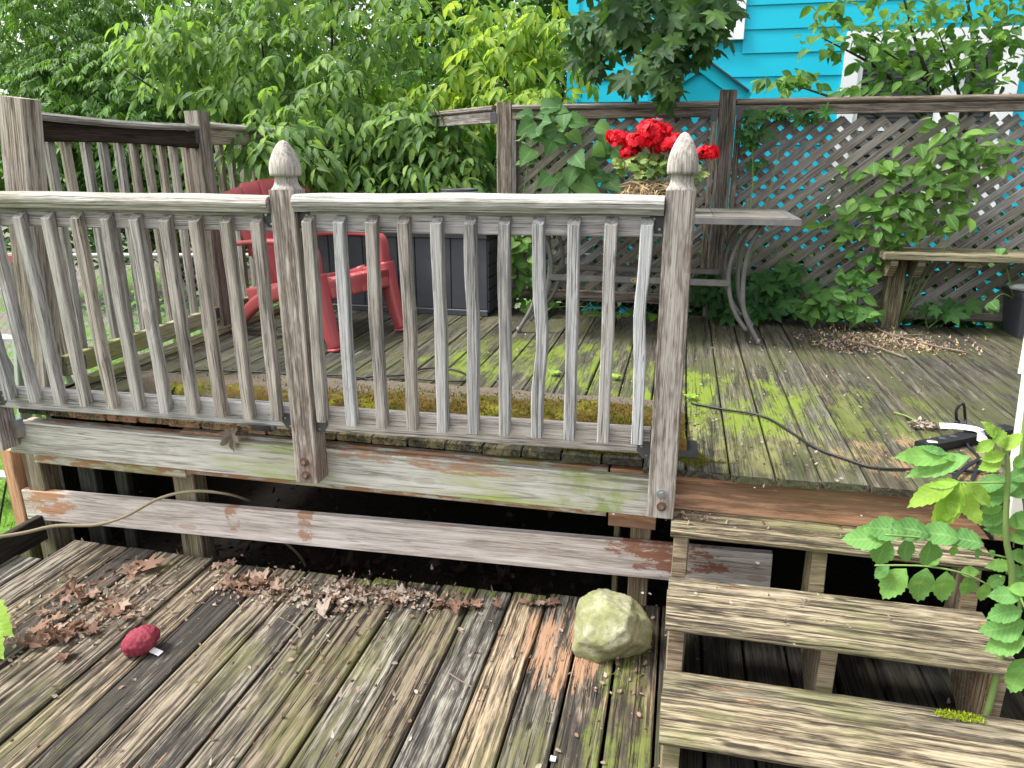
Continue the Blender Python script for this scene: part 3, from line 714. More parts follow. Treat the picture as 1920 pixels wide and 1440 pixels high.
board('bottom_rail', (-1.250, 2.335, .085), (-.056, 2.335, .100), .088, .036, M['rail'], fr, up=(0,-1,0))
YB = 2.298
tops = [(-20,395),(35,396),(88,397),(142,398),(198,399),(252,400),(309,402),(366,403),(423,404),(481,405)]
bots = [(68,752),(115,756),(163,760),(213,764),(263,768),(313,772),(366,776),(417,780),(469,784),(521,786)]
tops = [(-76,394)]+tops; bots = [(22,748)]+bots
topsR = [(578,403),(637,404),(697,404),(757,405),(819,405),(882,406),(946,406),(1011,406),(1077,407),(1147,407),(1215,408)]
botsR = [(606,789),(662,796),(719,800),(775,804),(832,807),(889,811),(948,814),(1007,818),(1068,822),(1131,827),(1194,830)]
warpR = {3:(.006,.5), 7:(.014,.45), 8:(.0,.5), 10:(-.012,.6), 2:(-.004,.5)}
def baluster(tp, bp, warp, seed):
    rr = random.Random(seed)
    a = aty(bp[0], bp[1], YB); c = aty(tp[0], tp[1], YB); L = (c-a).length; hw = .0185
    Mx = basis(a, c, (0,-1,0))
    am, ph = warp
    a1 = rr.uniform(-.003, .003); a2 = rr.uniform(-.0015, .0015)
    V = []; prof = chamf(hw, hw, .003); n = 8; seg = 12; Fc = []
    for i in range(seg+1):
        t = i/seg; dy = am*math.exp(-((t-ph)/.16)**2)+a1*math.sin(math.pi*t)+a2*math.sin(9*t+seed)
        for y, z in prof:
            xx = L*(t-.5)
            if i == seg: xx -= max(0, (z+hw))*.62           # top end cut at a slant, facing out
            if i == 0: xx += (hw-z)*.35
            tw = 1+.05*math.sin(13*t+seed)
            V.append((xx, (y)*tw-dy, z))
    for i in range(seg):
        for k in range(n):
            q = i*n+k; w_ = i*n+(k+1) % n; Fc.append((q, w_, w_+n, q+n))
    Fc.append(tuple(range(n))[::-1]); Fc.append(tuple(range(seg*n, seg*n+n)))
    return add('baluster', V, Fc, M['bal'], fr, Mx)
for i, (t, b_) in enumerate(zip(tops, bots)): baluster(t, b_, (random.uniform(-.006, .006), random.uniform(.3, .7)), i)
for i, (t, b_) in enumerate(zip(topsR, botsR)): baluster(t, b_, warpR.get(i, (random.uniform(-.004,.004), .5)), 30+i)
def rail_bracket(x, z, sgn, big=True, par=fr):
    """thin steel plate hooked from the rail to the post"""
    y = 2.3165; w_ = .045; h = .030
    V = [(x, y, z-h), (x+sgn*w_*.55, y, z-h), (x+sgn*w_, y, z-h*.1), (x+sgn*w_*.9, y, z+h), (x, y, z+h)]
    V = V+[(a, b_-.0025, c) for a, b_, c in V]; n = 5
    Fc = [tuple(range(n)), tuple(range(2*n-1, n-1, -1))]+[(i, i+n, (i+1) % n+n, (i+1) % n) for i in range(n)]
    o = addw('bracket', V, Fc, M['bracket'], par)
    for dx, dz in ((.012, -.018), (.030, .012)):
        b = Bag(); b.tube([(x+sgn*dx, y-.0025, z+dz), (x+sgn*dx, y-.0045, z+dz)], .0038, n=8); b.build('screw', M['screw'], o)
rail_bracket(-1.345, .80, -1); rail_bracket(-1.255, .80, 1); rail_bracket(-.053, .808, -1)
rail_bracket(-1.345, .070, -1); rail_bracket(-1.252, .068, 1); rail_bracket(-.053, .072, -1); rail_bracket(-2.655, .068, 1)
# small grey caster-like roller lying on the board ends
rl = thing('grey_roller', atz(497, 808, .0), 'small dark grey plastic roller under the railing beside the left acorn post', 'roller')
c_ = Vector(rl.location)
tube('roller_body', [c_+Vector((-.045, 0, .018)), c_+Vector((.03, 0, .018))], .018, M['pot'], rl, n=14)
tube('roller_end', [c_+Vector((.030, 0, .019)), c_+Vector((.045, 0, .019))], .0125, M['metal'], rl, n=14)

# ---------------------------------------------------------------- left railing
lr = thing('left_railing', (-2.62, 3.8, 0), 'tall weathered side railing with plain square posts and dark top board on the left', 'railing')
XL = -2.66
def lp(xp, yp): return atx(xp, yp, XL)
board('post', aty(84, 735, 2.60), aty(35, 183, 2.60), .118, .10, M['leftpost'], lr, up=(0,-1,0), c=.006)
board('post', (XL, 3.86, -.0), (XL, 3.86, 1.24), .10, .092, M['leftrail'], lr, up=(1,0,0), c=.006)
board('post', (XL, 6.0, -.0), (XL, 6.0, 1.24), .09, .09, M['leftrail'], lr, up=(1,0,0), c=.006)
def bow(t): return (.0, -.012*math.sin(math.pi*t))
for (ya, yb, za, zb) in ((2.66, 3.81, 1.165, 1.155), (3.91, 5.95, 1.17, 1.17)):
    board('cap_rail', (XL, ya, za), (XL, yb, zb), .095, .034, M['cap'], lr, seg=8, bend=bow, c=.012)
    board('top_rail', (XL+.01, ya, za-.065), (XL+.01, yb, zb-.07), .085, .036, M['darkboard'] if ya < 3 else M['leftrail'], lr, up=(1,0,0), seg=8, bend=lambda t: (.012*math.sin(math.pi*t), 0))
    board('bottom_rail', (XL+.01, ya, .105), (XL+.01, yb, .105), .09, .036, M['greenrail'], lr, up=(1,0,0))
    n_ = 11 if ya < 3 else 18
    for i in range(n_):
        yy = ya+.06+(yb-ya-.10)*i/(n_-1)
        board('baluster', (XL-.028, yy+random.uniform(-.006,.006), .08), (XL-.028, yy+random.uniform(-.012,.012), 1.13 if ya < 3 else 1.10), .036, .036, M['leftrail'], lr, up=(1,0,0))
board('kick_board', (XL+.04, 2.75, .018), (XL+.04, 5.95, .018), .06, .035, M['greenrail'], lr)
for yy, zz in ((2.745, .10), (3.80, .12), (3.80, 1.10)):
    b = Bag(); b.box((XL+.029, yy-.02, zz-.03), (XL+.033, yy+.02, zz+.03)); b.build('bracket', M['bracket'], lr)

# ---------------------------------------------------------------- lattice fence
FY = 4.98
lf = thing('lattice_fence', (.8, FY, 0), 'grey lattice fence with square posts and flat cap at the back of the deck', 'fence')
def lattice(x0, x1, z0, z1, y, ang_front=R(40), ang_back=R(-43)):
    for ang, yy in ((ang_front, y-.006), (ang_back, y+.006)):
        d = Vector((math.cos(ang), math.sin(ang))); nrm = Vector((-d.y, d.x))
        cs = [Vector(p).dot(nrm) for p in ((x0,z0),(x1,z0),(x0,z1),(x1,z1))]
        k = min(cs)+.03
        while k < max(cs)-.01:
            # clip the slat's centre line to the panel
            o = nrm*k; lo, hi = -1e9, 1e9
            for (dd, oo, a, b_) in ((d.x, o.x, x0, x1), (d.y, o.y, z0, z1)):
                t0, t1 = sorted(((a-oo)/dd, (b_-oo)/dd)); lo = max(lo, t0); hi = min(hi, t1)
            if hi-lo > .03:
                a = o+d*lo; b_ = o+d*hi; q = round((b_-a).length, 2)
                board('slat', (a.x, yy, a.y), (b_.x, yy, b_.y), .047+random.uniform(-.001,.001), .009, M['lattice'], lf, up=(0,-1,0), c=.001)
            k += .075
lattice(-1.10, .135, .13, 1.235, FY); lattice(.315, 2.95, .06, 1.215, FY)
for (x, zt) in ((-1.165, 1.335), (.225, 1.385), (2.98, 1.37)):
    board('post', (x, FY+.0, -.3), (x, FY+.0, zt), .10, .095, M['back'], lf, up=(0,-1,0), c=.005)
for (x0, x1, z) in ((-1.11, .172, 1.30), (.278, 2.93, 1.315)):
    board('cap_rail', (x0, FY-.01, z), (x1, FY-.01, z+.006), .10, .034, M['back'], lf, c=.010)
    board('top_rail', (x0, FY-.03, z-.048), (x1, FY-.03, z-.042), .055, .034, M['back'], lf, up=(0,-1,0))
board('bottom_rail', (-1.11, FY-.028, .10), (.172, FY-.028, .10), .07, .03, M['back'], lf, up=(0,-1,0))
board('bottom_rail', (.278, FY-.028, .07), (2.93, FY-.028, .07), .07, .03, M['back'], lf, up=(0,-1,0))
for x in (-1.10, .152, .298): board('side_batten', (x, FY-.028, .14), (x, FY-.028, 1.225), .035, .034, M['back'], lf, up=(0,-1,0))
for x, s in ((-1.215, -1), (.170, -1), (.280, 1)):
    b = Bag(); b.box((x-.02+.02*s, FY-.052, 1.21), (x+.02+.02*s, FY-.0485, 1.275)); b.build('bracket', M['bracket'], lf)
# angled return section, rails only, half buried in leaves
A_ = Vector((-1.22, FY, 0)); B_ = Vector((-2.45, 6.2, 0))
board('cap_rail', A_+Vector((0,0,1.30)), B_+Vector((0,0,1.30)), .09, .034, M['back'], lf, c=.01)
board('top_rail', A_+Vector((0,-.02,1.245)), B_+Vector((0,-.02,1.245)), .07, .034, M['back'], lf, up=(-.7,-.7,0))
board('post', B_+Vector((0,0,-.2)), B_+Vector((0,0,1.34)), .09, .09, M['back'], lf, up=(0,-1,0))
board('bottom_rail', A_+Vector((0,-.02,.1)), B_+Vector((0,-.02,.1)), .07, .034, M['back'], lf, up=(-.7,-.7,0))

# ---------------------------------------------------------------- bench
be = thing('bench', (1.7, 4.8, 0), 'mossy built-in wooden bench in front of the lattice on the right', 'bench')
board('seat', (1.145, 4.69, .455), (3.0, 4.69, .455), .17, .038, M['bench'], be, c=.005)
board('seat', (1.15, 4.865, .457), (3.0, 4.865, .457), .165, .038, M['bench'], be, c=.005)
for x in (1.275, 2.62):
    board('leg', (x, 4.85, 0), (x, 4.85, .43), .10, .09, M['bench'], be, up=(0,-1,0), c=.006)
    for s in (-1, 1):
        xx = x+s*.072
        V = [(xx-.02, 4.63, .435), (xx-.02, 4.63, .40), (xx-.02, 4.70, .33), (xx-.02, 4.95, .33), (xx-.02, 4.95, .435)]
        V = V+[(a+.04, b_, c) for a, b_, c in V]; n = 5
        addw('bracket_arm', V, [tuple(range(n)), tuple(range(2*n-1, n-1, -1))]+[(i, (i+1) % n, (i+1) % n+n, i+n) for i in range(n)], M['bench'], be)
board('cross_batten', (1.62, 4.66, .417), (1.62, 4.9, .417), .09, .034, M['bench'], be)

# ---------------------------------------------------------------- house
HY = 7.2
ho = thing('blue_house', (3, HY, GZ), 'turquoise clapboard house with white window trim behind the fence', 'house')
hx0 = aty(1075, 100, HY).x; EX = .187
z = GZ; zref = aty(1500, 98, HY).z     # a shadow line seen in the photograph
z = zref-EX*math.ceil((zref-GZ)/EX)
W1 = (aty(1255, 85, HY).x, aty(1392, 85, HY).x, aty(1400, 75, HY).z)       # left window: x0, x1 (outer trim), sill bottom
W2 = (aty(1583, 100, HY).x, aty(1915, 100, HY).x, aty(1600, 60, HY).z)     # right window: x0, x1, head top
def clap(x0, x1, z):
    if x1-x0 < .05: return
    V = [(x0, HY-.012, z+EX+.012), (x0, HY-.026, z), (x0, HY+.0, z), (x0, HY, z+EX+.012)]
    V += [(x1, b_, c) for a, b_, c in V]
    addw('clapboard', V, [(0,1,2,3), (7,6,5,4), (0,4,5,1), (1,5,6,2), (2,6,7,3), (3,7,4,0)], M['blue'], ho)
while z < 4.6:
    segs = [(hx0, 7.5)]
    for (a, b_, zl, zh) in ((W1[0], W1[1], W1[2], W1[2]+1.5), (W2[0], W2[1], W2[2]-1.5, W2[2])):
        if z+EX > zl+.02 and z < zh-.02:
            segs = [s for (p, q) in segs for s in ((p, min(q, a)), (max(p, b_), q)) if s[1]-s[0] > .05]
    for p, q in segs: clap(p, q, z)
    z += EX
b = Bag(); b.box((hx0+.02, HY+.004, GZ-.1), (7.5, HY+4, 4.6)); b.build('wall', M['blue'], ho)
b = Bag()
for (a, c) in (((hx0-.3, HY-.45, 4.6), (7.8, HY+2.2, 6.6)),):
    x0, y0, z0 = a; x1, y1, z1 = c
    b.add([(x0,y0,z0),(x1,y0,z0),(x1,y1,z1),(x0,y1,z1),(x1,y1+2.7,z0),(x0,y1+2.7,z0)], [(0,1,2,3),(3,2,4,5),(0,3,5),(1,4,2),(0,5,4,1)])
b.build('roof', M['louvre'], ho)
b = Bag(); b.box((hx0-.05, HY-.035, GZ-.1), (hx0+.05, HY+.0035, 4.6)); b.build('corner_board', M['blue'], ho)
def window(x0, x1, z0, z1, mull=(), louv=False, tw=.12):
    f = Bag(); y0, y1 = HY-.055, HY-.001
    f.box((x0, y0, z1-tw), (x1, y1, z1)); f.box((x0, y0-.012, z0), (x1, y1, z0+tw*.8))
    f.box((x0, y0+.002, z0+tw*.8+.001), (x0+tw, y1, z1-tw-.001)); f.box((x1-tw, y0+.002, z0+tw*.8+.001), (x1, y1, z1-tw-.001))
    for m_ in mull: f.box((m_-.06, y0+.002, z0+tw*.8+.001), (m_+.06, y1, z1-tw-.001))
    wo_ = f.build('window', M['white'], ho)
    xs_ = [x0+tw]+[v for m_ in mull for v in (m_-.06, m_+.06)]+[x1-tw]
    for i in range(0, len(xs_), 2):
        p = Bag(); p.box((xs_[i]+.002, HY-.020, z0+tw*.8+.002), (xs_[i+1]-.002, HY-.0005, z1-tw-.002)); p.build('pane', M['glass'], wo_)
        s = Bag(); a, c = xs_[i]+.002, xs_[i+1]-.002; za, zc = z0+tw*.8+.002, z1-tw-.002; e = .035
        s.box((a, HY-.035, za), (a+e, HY-.0205, zc)); s.box((c-e, HY-.035, za), (c, HY-.0205, zc)); s.box((a+e, HY-.035, za), (c-e, HY-.0205, za+e)); s.box((a+e, HY-.035, zc-e), (c-e, HY-.0205, zc)); s.box((a+e, HY-.035, (za+zc)/2-.02), (c-e, HY-.0205, (za+zc)/2+.02))
        s.build('sash', M['white'], wo_)
        if louv:
            zz = za+.05; l = Bag()
            while zz < zc-.05: l.box((a+e+.004, HY-.034, zz), (c-e-.004, HY-.022, zz+.018)); zz += .034
            lo_ = l.build('blind', M['louvre'], wo_)
window(W1[0], W1[1], W1[2], W1[2]+1.5)
window(W2[0], W2[1], W2[2]-1.5, W2[2], mull=(aty(1785, 130, HY).x,), louv=True)
# small blue gable in front of the wall
GYs = 6.2
ga = thing('gable_shed', aty(1312, 180, GYs), 'small turquoise gabled board shed between fence and house wall', 'shed')
ap = aty(1313, 122, GYs); l_ = aty(1215, 186, GYs); r_ = aty(1402, 188, GYs)
V = [(l_.x, GYs, GZ), (r_.x, GYs, GZ), (r_.x, GYs, r_.z), (ap.x, GYs, ap.z), (l_.x, GYs, l_.z)]; V += [(a, b_+.5, c) for a, b_, c in V]
addw('wall', V, [(0,1,2,3,4), (9,8,7,6,5), (0,5,6,1), (1,6,7,2), (2,7,8,3), (3,8,9,4), (4,9,5,0)], M['blue'], ga)
for e_ in (l_, r_):
    a = Vector((ap.x, GYs-.02, ap.z+.008)); c = Vector((e_.x, GYs-.02, e_.z+.008))
    board('barge_board', a, c, .10, .02, M['blue'], ga, up=(0,-1,0), c=.002)
    dn = Vector((0, .25, .055)); board('roof_board', a+dn+Vector((0,-.02,0)), c+dn+Vector((0,-.02,0)), .56, .012, M['louvre'], ga, up=(c-a).cross(Vector((0,1,0))), c=.001)

# ---------------------------------------------------------------- red chair
ch = thing('adirondack_chair', (-2.02, 3.93, 0), 'red plastic adirondack chair with fanned back beside the left acorn post', 'chair', rz=R(-17))
CM = WM[ch.name]
def cl(p): return CM @ Vector(p)
SD = CM.to_3x3() @ Vector((0,1,0)); FX = CM.to_3x3() @ Vector((1,0,0)); UPV = Vector((0,0,1))
RP = [(math.copysign(abs(math.cos(a))**.5, math.cos(a)), math.copysign(abs(math.sin(a))**.5, math.sin(a))) for a in [2*math.pi*(k+.5)/16 for k in range(16)]]
for i in range(6):   # seat slats run front to back
    y = -.205+i*.082
    tube('seat_slat', smoothpath([cl((-.26,y,.24)), cl((-.05,y,.275)), cl((.14,y,.34)), cl((.24,y,.36)), cl((.285,y,.335)), cl((.30,y,.27))], 4), (.039,.011), M['red'], ch, side=SD, prof=RP)
tube('seat_front', [cl((.285,-.25,.315)), cl((.29,0,.32)), cl((.285,.25,.315))], (.055,.014), M['red'], ch, side=UPV, prof=RP)
for i in range(5):
    u = (i-2)/2; top = .875-.05*u*u
    tube('back_slat', smoothpath([cl((-.23,u*.14,.24)), cl((-.29,u*.19,.48)), cl((-.37,u*.265,top))], 5), [(.034+.033*j/10, .010) for j in range(11)], M['red'], ch, side=SD, prof=RP)
tube('back_rail', [cl((-.30,-.24,.50)), cl((-.325,0,.50)), cl((-.30,.24,.50))], (.04,.012), M['red'], ch, side=UPV, prof=RP)
for s in (-1, 1):
    y = s*.285
    tube('armrest', smoothpath([cl((-.37,y*.9,.53)), cl((-.15,y,.555)), cl((.14,y,.565)), cl((.215,y,.545)), cl((.240,y,.48)), cl((.245,y,.34))], 5), [(.042,.014)]*10+[(.040,.016)]*16, M['red'], ch, side=SD, prof=RP)
    tube('leg', smoothpath([cl((.238,y,.40)), cl((.262,y,.30)), cl((.308,y*1.0,.12)), cl((.345,y*1.0,.012))], 5), [(.052-.020*j/15, .050-.022*j/15) for j in range(16)], M['red'], ch, side=SD, prof=RP)
    tube('foot', [cl((.345,y,.014)), cl((.347,y,.0))], (.042,.036), M['red'], ch, side=SD, prof=RP)
    tube('leg', smoothpath([cl((.10,y*.95,.33)), cl((-.25,y*.95,.20)), cl((-.46,y*.95,.004))], 5), [(.022,.05-.022*j/10) for j in range(11)], M['red'], ch, side=SD, prof=RP)
    tube('side_rail', smoothpath([cl((.29,y*.95,.36)), cl((.05,y*.95,.31)), cl((-.30,y*.95,.24))], 4), (.014,.045), M['red'], ch, side=SD, prof=RP)

# ---------------------------------------------------------------- deck box
bx = thing('deck_box', (-1.75, 4.9, 0), 'large dark grey plastic storage box behind the red chair', 'storage box')
X0, X1, Y0, Y1_, ZT = -2.42, -1.20, 4.60, 5.22, .575
b = Bag(); b.box((X0+.01, Y0+.02, .01), (X1-.01, Y1_, ZT-.05)); b.build('body', M['box'], bx)
nb = 10; wv = (X1-X0)/nb
for i in range(nb): board('panel', (X0+wv*(i+.5), Y0+.012, .045), (X0+wv*(i+.5), Y0+.012, ZT-.075), wv-.006, .018, M['box'], bx, up=(0,-1,0), c=.003)
for i in range(6): board('side_panel', (X1-.002, Y0+.015, .055+i*.078), (X1-.002, Y1_-.01, .055+i*.078), .018, .072, M['box'], bx, c=.003)
board('base_trim', (X0, Y0+.004, .02), (X1, Y0+.004, .02), .04, .03, M['box'], bx, up=(0,-1,0))
board('upper_trim', (X0, Y0+.004, ZT-.06), (X1, Y0+.004, ZT-.06), .03, .03, M['box'], bx, up=(0,-1,0))
V, Fc = tube_vf([(X0-.02, (Y0+Y1_)/2-.005, ZT), (X1+.02, (Y0+Y1_)/2-.005, ZT)], (.335,.04), side=(0,1,0), prof=BOXP); addw('lid', V, Fc, M['box'], bx)

pl = thing('planter_bowl', (-1.45, 4.85, ZT+.04), 'pale planter bowl with dark rim standing on the storage box', 'planter')
def lathe(name, c, prof, mat, parent, n=20, smooth=True):
    V = []; Fc = []
    for r, z in prof:
        for k in range(n): V.append((c[0]+r*math.cos(2*math.pi*k/n), c[1]+r*math.sin(2*math.pi*k/n), c[2]+z))
    for i in range(len(prof)-1):
        for k in range(n): a = i*n+k; q = i*n+(k+1) % n; Fc.append((a, q, q+n, a+n))
    Fc.append(tuple(range(n))[::-1]); Fc.append(tuple(range((len(prof)-1)*n, len(prof)*n)))
    return addw(name, V, Fc, mat, parent, smooth)
pc = (-1.45, 4.85, ZT+.04)
lathe('bowl', pc, [(.06,0),(.07,.02),(.10,.10),(.115,.165),(.12,.17),(.10,.165)], M['white'], pl)
lathe('rim', (pc[0], pc[1], pc[2]+.168), [(.124,0),(.126,.014),(.11,.014),(.105,.0)], M['pot'], pl)
lathe('soil', (pc[0], pc[1], pc[2]+.160), [(.10,0),(.09,.014),(.03,.018)], M['soilmat'], pl)

# ---------------------------------------------------------------- patio table
tb = thing('patio_table', (-.22, 4.4, 0), 'dark grey metal patio table with bowed double legs behind the right post', 'table')
TX0, TX1, TY0, TY1, TZ = -1.02, .585, 4.0, 4.79, .70
V, Fc = tube_vf([(TX0, (TY0+TY1)/2, TZ), (TX1, (TY0+TY1)/2, TZ)], (.395,.014), side=(0,1,0), prof=BOXP)
b = Bag()
for (a, c) in (((TX0,TY0,0),(TX1,TY0+.04,0)),((TX0,TY1-.04,0),(TX1,TY1,0)),((TX0,TY0+.041,0),(TX0+.04,TY1-.041,0)),((TX1-.04,TY0+.041,0),(TX1,TY1-.041,0))):
    b.box((a[0], a[1], TZ-.032), (c[0], c[1], TZ-.001))
b.build('table_rim', M['metal'], tb)
M['slate'] = plain('slate_table_tile', (.13,.12,.105), .75, .3, nsc=14, namt=.25, bump=.5, dust=(.17,.17,.13))
nt_ = 4
for i in range(nt_):
    for j in range(2):
        xa = TX0+.043+(TX1-TX0-.086)*i/nt_; xb = TX0+.043+(TX1-TX0-.086)*(i+1)/nt_-.004; ya = TY0+.043+(TY1-TY0-.086)*j/2; yb = TY0+.043+(TY1-TY0-.086)*(j+1)/2-.004
        b = Bag(); b.box((xa, ya, TZ-.015), (xb, yb, TZ+.003+random.uniform(-.0015,.001))); b.build('tile', M['slate'], tb)
for sx in (-1, 1):
    cx_ = -.225
    for sy, yy in ((-1, TY0+.20), (1, TY1-.16)):
        for k, (mx_, my) in enumerate(((.40, .0), (.475, -.012))):
            X = lambda v: cx_+sx*v
            top = .60 if k else .62
            foot = (X(.68), yy-.02*(-sy), .012)
            if k == 0: P = [(X(.66), yy+.02, TZ-.03), (X(.555), yy+.02, .60), (X(.50), yy+.02, .45), (X(.50), yy+.02, .31), (X(.545), yy+.02, .17), (X(.615), yy+.005, .075)]
            else: P = [(X(.66), yy, TZ-.03), (X(.60), yy, .56), (X(.575), yy, .43), (X(.575), yy, .29), (X(.60), yy, .16), (X(.68), yy, .014)]
            tube('leg_tube', smoothpath(P, 6), .0125, M['metal'], tb, n=10)
        o = tube('foot', [(cx_+sx*.672, yy, .018), (cx_+sx*.69, yy, .0165)], .019, M['metal'], tb, n=12)
bz = .335
board('stretcher', (-.225-.5, TY0+.205, bz), (-.225+.5, TY0+.205, bz), .022, .036, M['metal'], tb)
board('stretcher', (-.225-.5, TY1-.155, bz+.0), (-.225+.5, TY1-.155, bz+.0), .022, .036, M['metal'], tb)
board('cross_bar', (-.225-.48, TY0+.218, bz), (-.225-.48, TY1-.168, bz), .02, .03, M['metal'], tb)
board('cross_bar', (-.225+.48, TY0+.218, bz), (-.225+.48, TY1-.168, bz), .02, .03, M['metal'], tb)
em = aty(1192, 505, TY0+.193)
def ellipse_plate(name, c, a, b_, th, mat, par):
    P = [(math.cos(t)*a, math.sin(t)*b_) for t in [2*math.pi*k/20 for k in range(20)]]
    V = [(c.x+p, c.y, c.z+q) for p, q in P]+[(c.x+p, c.y-th, c.z+q) for p, q in P]; n = 20
    return addw(name, V, [tuple(range(n)), tuple(range(2*n-1, n-1, -1))]+[(i, i+n, (i+1) % n+n, (i+1) % n) for i in range(n)], mat, par)
e1 = ellipse_plate('emblem', Vector((em.x, em.y, bz)), .026, .013, .003, M['gold'], tb)
ellipse_plate('emblem_field', Vector((em.x, em.y-.003, bz)), .020, .0085, .0015, M['metal'], e1)
ellipse_plate('emblem_eye', Vector((em.x+.001, em.y-.0045, bz)), .008, .006, .0015, M['gold'], e1)

# ---------------------------------------------------------------- geranium
GY = 4.3
gp = aty(1222, 368, GY); gp.z = TZ+.003
ge = thing('potted_geranium', gp, 'red geranium in a dark pot with dry straw on the patio table', 'potted plant')
gc = Vector((gp.x+.02, GY, TZ+.003))
lathe('pot', gc, [(.085,0),(.09,.01),(.12,.115),(.128,.118),(.128,.135),(.115,.135)], M['pot'], ge)
P = in_ell(900, (gc.x-.01, gc.y-.02, gc.z+.12), (.16, .13, .055)); 
sg = ('grass', P, frames(dirs(900, -1.1, .5), np.tile([0,0,1.], (900,1))+rng.normal(size=(900,3))*.6), rng.uniform(.06, .13, 900))
o = link(bpy.data.objects.new('dry_straw', cloud_mesh('dry_straw', [sg], M['straw'])), Matrix(), ge); o['kind'] = 'stuff'
stb = Bag(); heads = [(1155,262,.066),(1182,286,.066),(1200,268,.072),(1222,250,.098),(1238,275,.07),(1260,270,.062),(1327,290,.058)]
pg_all = []
for (hx, hy, hr) in heads:
    c = aty(hx, hy, GY+random.uniform(-.05, .05)); stb.tube(smoothpath([(gc.x+random.uniform(-.05,.05), gc.y, gc.z+.12), ((gc.x+c.x)/2, c.y, (gc.z+.12+c.z)/2+.03), c], 5), .0035, n=5)
    n = int(95*(hr/.06)**2); d = rng.normal(size=(n,3)); d /= np.linalg.norm(d, axis=1, keepdims=True); d[:, 2] = np.where(d[:, 2] < -.5, -d[:, 2], d[:, 2])
    lump_ = 1+.22*np.sin(d[:, 0]*5+hx)*np.cos(d[:, 2]*4+hy); P = np.array(c)+d*np.array([hr, hr, hr*.75])*.9*(rng.uniform(.55, 1.08, n)*lump_)[:, None]
    t = np.cross(d, rng.normal(size=(n,3)))
    g = ('ger', P, frames(t, d+rng.normal(size=(n,3))*.6), np.full(n, .019)*rng.uniform(.7, 1.4, n))
    o = link(bpy.data.objects.new('flower_head', cloud_mesh('flower_head', [g], M['petal'])), Matrix(), ge)
stb.build('stems', M['stem'], ge, True)
P = np.concatenate([in_ell(95, aty(1210, 312, GY), (.19,.13,.065)), in_ell(14, aty(1305, 335, GY), (.05,.08,.06))])
foliage(ge, [('ger', P, frames(dirs(len(P), -.5, .4), np.tile([0,-.6,.8], (len(P),1))+rng.normal(size=(len(P),3))*.35), rng.uniform(.022, .038, len(P)))], M['lf_ger'], 80)

# ---------------------------------------------------------------- mossy rug
def rug():
    t = thing('mossy_rug', (-1.1, 2.8, 0), 'old rolled-out rug overgrown with orange and green moss behind the balusters', 'rug')
    nx, ny = 130, 30; V = []; Fc = []
    for j in range(ny+1):
        v = j/ny
        for i in range(nx+1):
            u = i/nx; x = -2.36+2.42*u
            yf = np.interp(x, [-2.36,-2.0,-1.5,-.7,.06], [2.74,2.56,2.53,2.50,2.49]); yb = np.interp(x, [-2.36,-1.9,-.9,.06], [2.86,3.06,3.08,3.06])
            y = yf+(yb-yf)*v
            h = .075*min(1, (v/.07)**.5)*min(1, ((1-v)/.6)**.8)*np.interp(x, [-2.36,-2.25,-1.4,.0,.06], [.75,.9,.9,1.1,.5])
            h += .012*noise.noise(Vector((x*6, y*9, 3)))*min(1, v*8)*min(1, (1-v)*8)+.004*noise.noise(Vector((x*30, y*30, 3)))*min(1, v*8)
            V.append((x+.02*noise.noise(Vector((y*5, 1, 1))), y+.02*noise.noise(Vector((x*3, 5, 1))), .002+h))
    nv = nx+1
    for j in range(ny):
        for i in range(nx): a = j*nv+i; Fc.append((a, a+1, a+1+nv, a+nv))
    # skirt down to the boards
    g = NT('mossy_rug_fabric'); p = g.n('ShaderNodeNewGeometry').outputs['Position']
    n1 = g.noise(p, 90, 5, .7); n2 = g.noise(p, 5, 5, .65); n3 = g.noise(g.mapping(p, (3,9,9), (5,5,5)), 1, 5, .7)
    base = g.mix(n1, (.07,.055,.042), (.22,.185,.145))
    sx = g.n('ShaderNodeSeparateXYZ'); g.l(p, sx.inputs[0])
    front = g.math('ADD', g.ramp(sx.outputs[1], 2.92, 2.58), g.ramp(sx.outputs[0], -2.2, .2, -.30, .35))
    mo = g.ramp(g.math('ADD', g.math('MULTIPLY', front, .5), n2), .72, .92)
    moc = g.mix(g.ramp(n3, .40, .52), g.mix(n1, (.035,.038,.008), (.11,.11,.015)), g.mix(n1, (.06,.036,.012), (.14,.085,.025)))
    moc = g.mix(g.ramp(n2, .56, .64), moc, (.16,.15,.02))
    m = g.finish(g.mix(mo, base, moc), .95, g.math('ADD', n1, g.math('MULTIPLY', n2, .6)), .012, 1, .1)
    addw('rug_body', V, Fc, m, t, True)
    b = Bag(); b.tube([(-2.36, 2.76, .035), (-2.30, 2.80, .035), (-2.05, 2.62, .034)], .034, n=12); b.build('rolled_edge', m, t)
    b = Bag(); b.box((-.35, 2.435, .001), (.105, 2.60, .010)); b.build('rubber_backing', M['rubber'], t)
    # moss cushions
    n = 9000; X = rng.uniform(-2.2, .05, n); v = rng.beta(1.2, 3.2, n)
    keep = rng.random(n) < np.interp(X, [-2.2,-1.4,-.9,.05], [.12,.4,.85,1.0]); X = X[keep]; v = v[keep]; n = len(X)
    Yv = np.interp(X, [-2.36,-2.0,-1.5,-.7,.06], [2.74,2.56,2.53,2.50,2.49])+v*.5
    vv = v*.5/.57; Z = .002+.075*np.minimum(1, (vv/.07)**.5)*np.minimum(1, ((1-vv)/.6)**.8)*np.interp(X, [-2.36,-1.4,0,.06], [.75,.9,1.1,.5])
    P = np.stack([X, Yv-.003, Z], 1)
    g_ = ('tuft', P, frames(dirs(n, .3, 1.5), rng.normal(size=(n,3))), rng.uniform(.006, .015, n))
    o = link(bpy.data.objects.new('moss', cloud_mesh('moss', [g_], M['moss'])), Matrix(), t); o['kind'] = 'stuff'
rug()
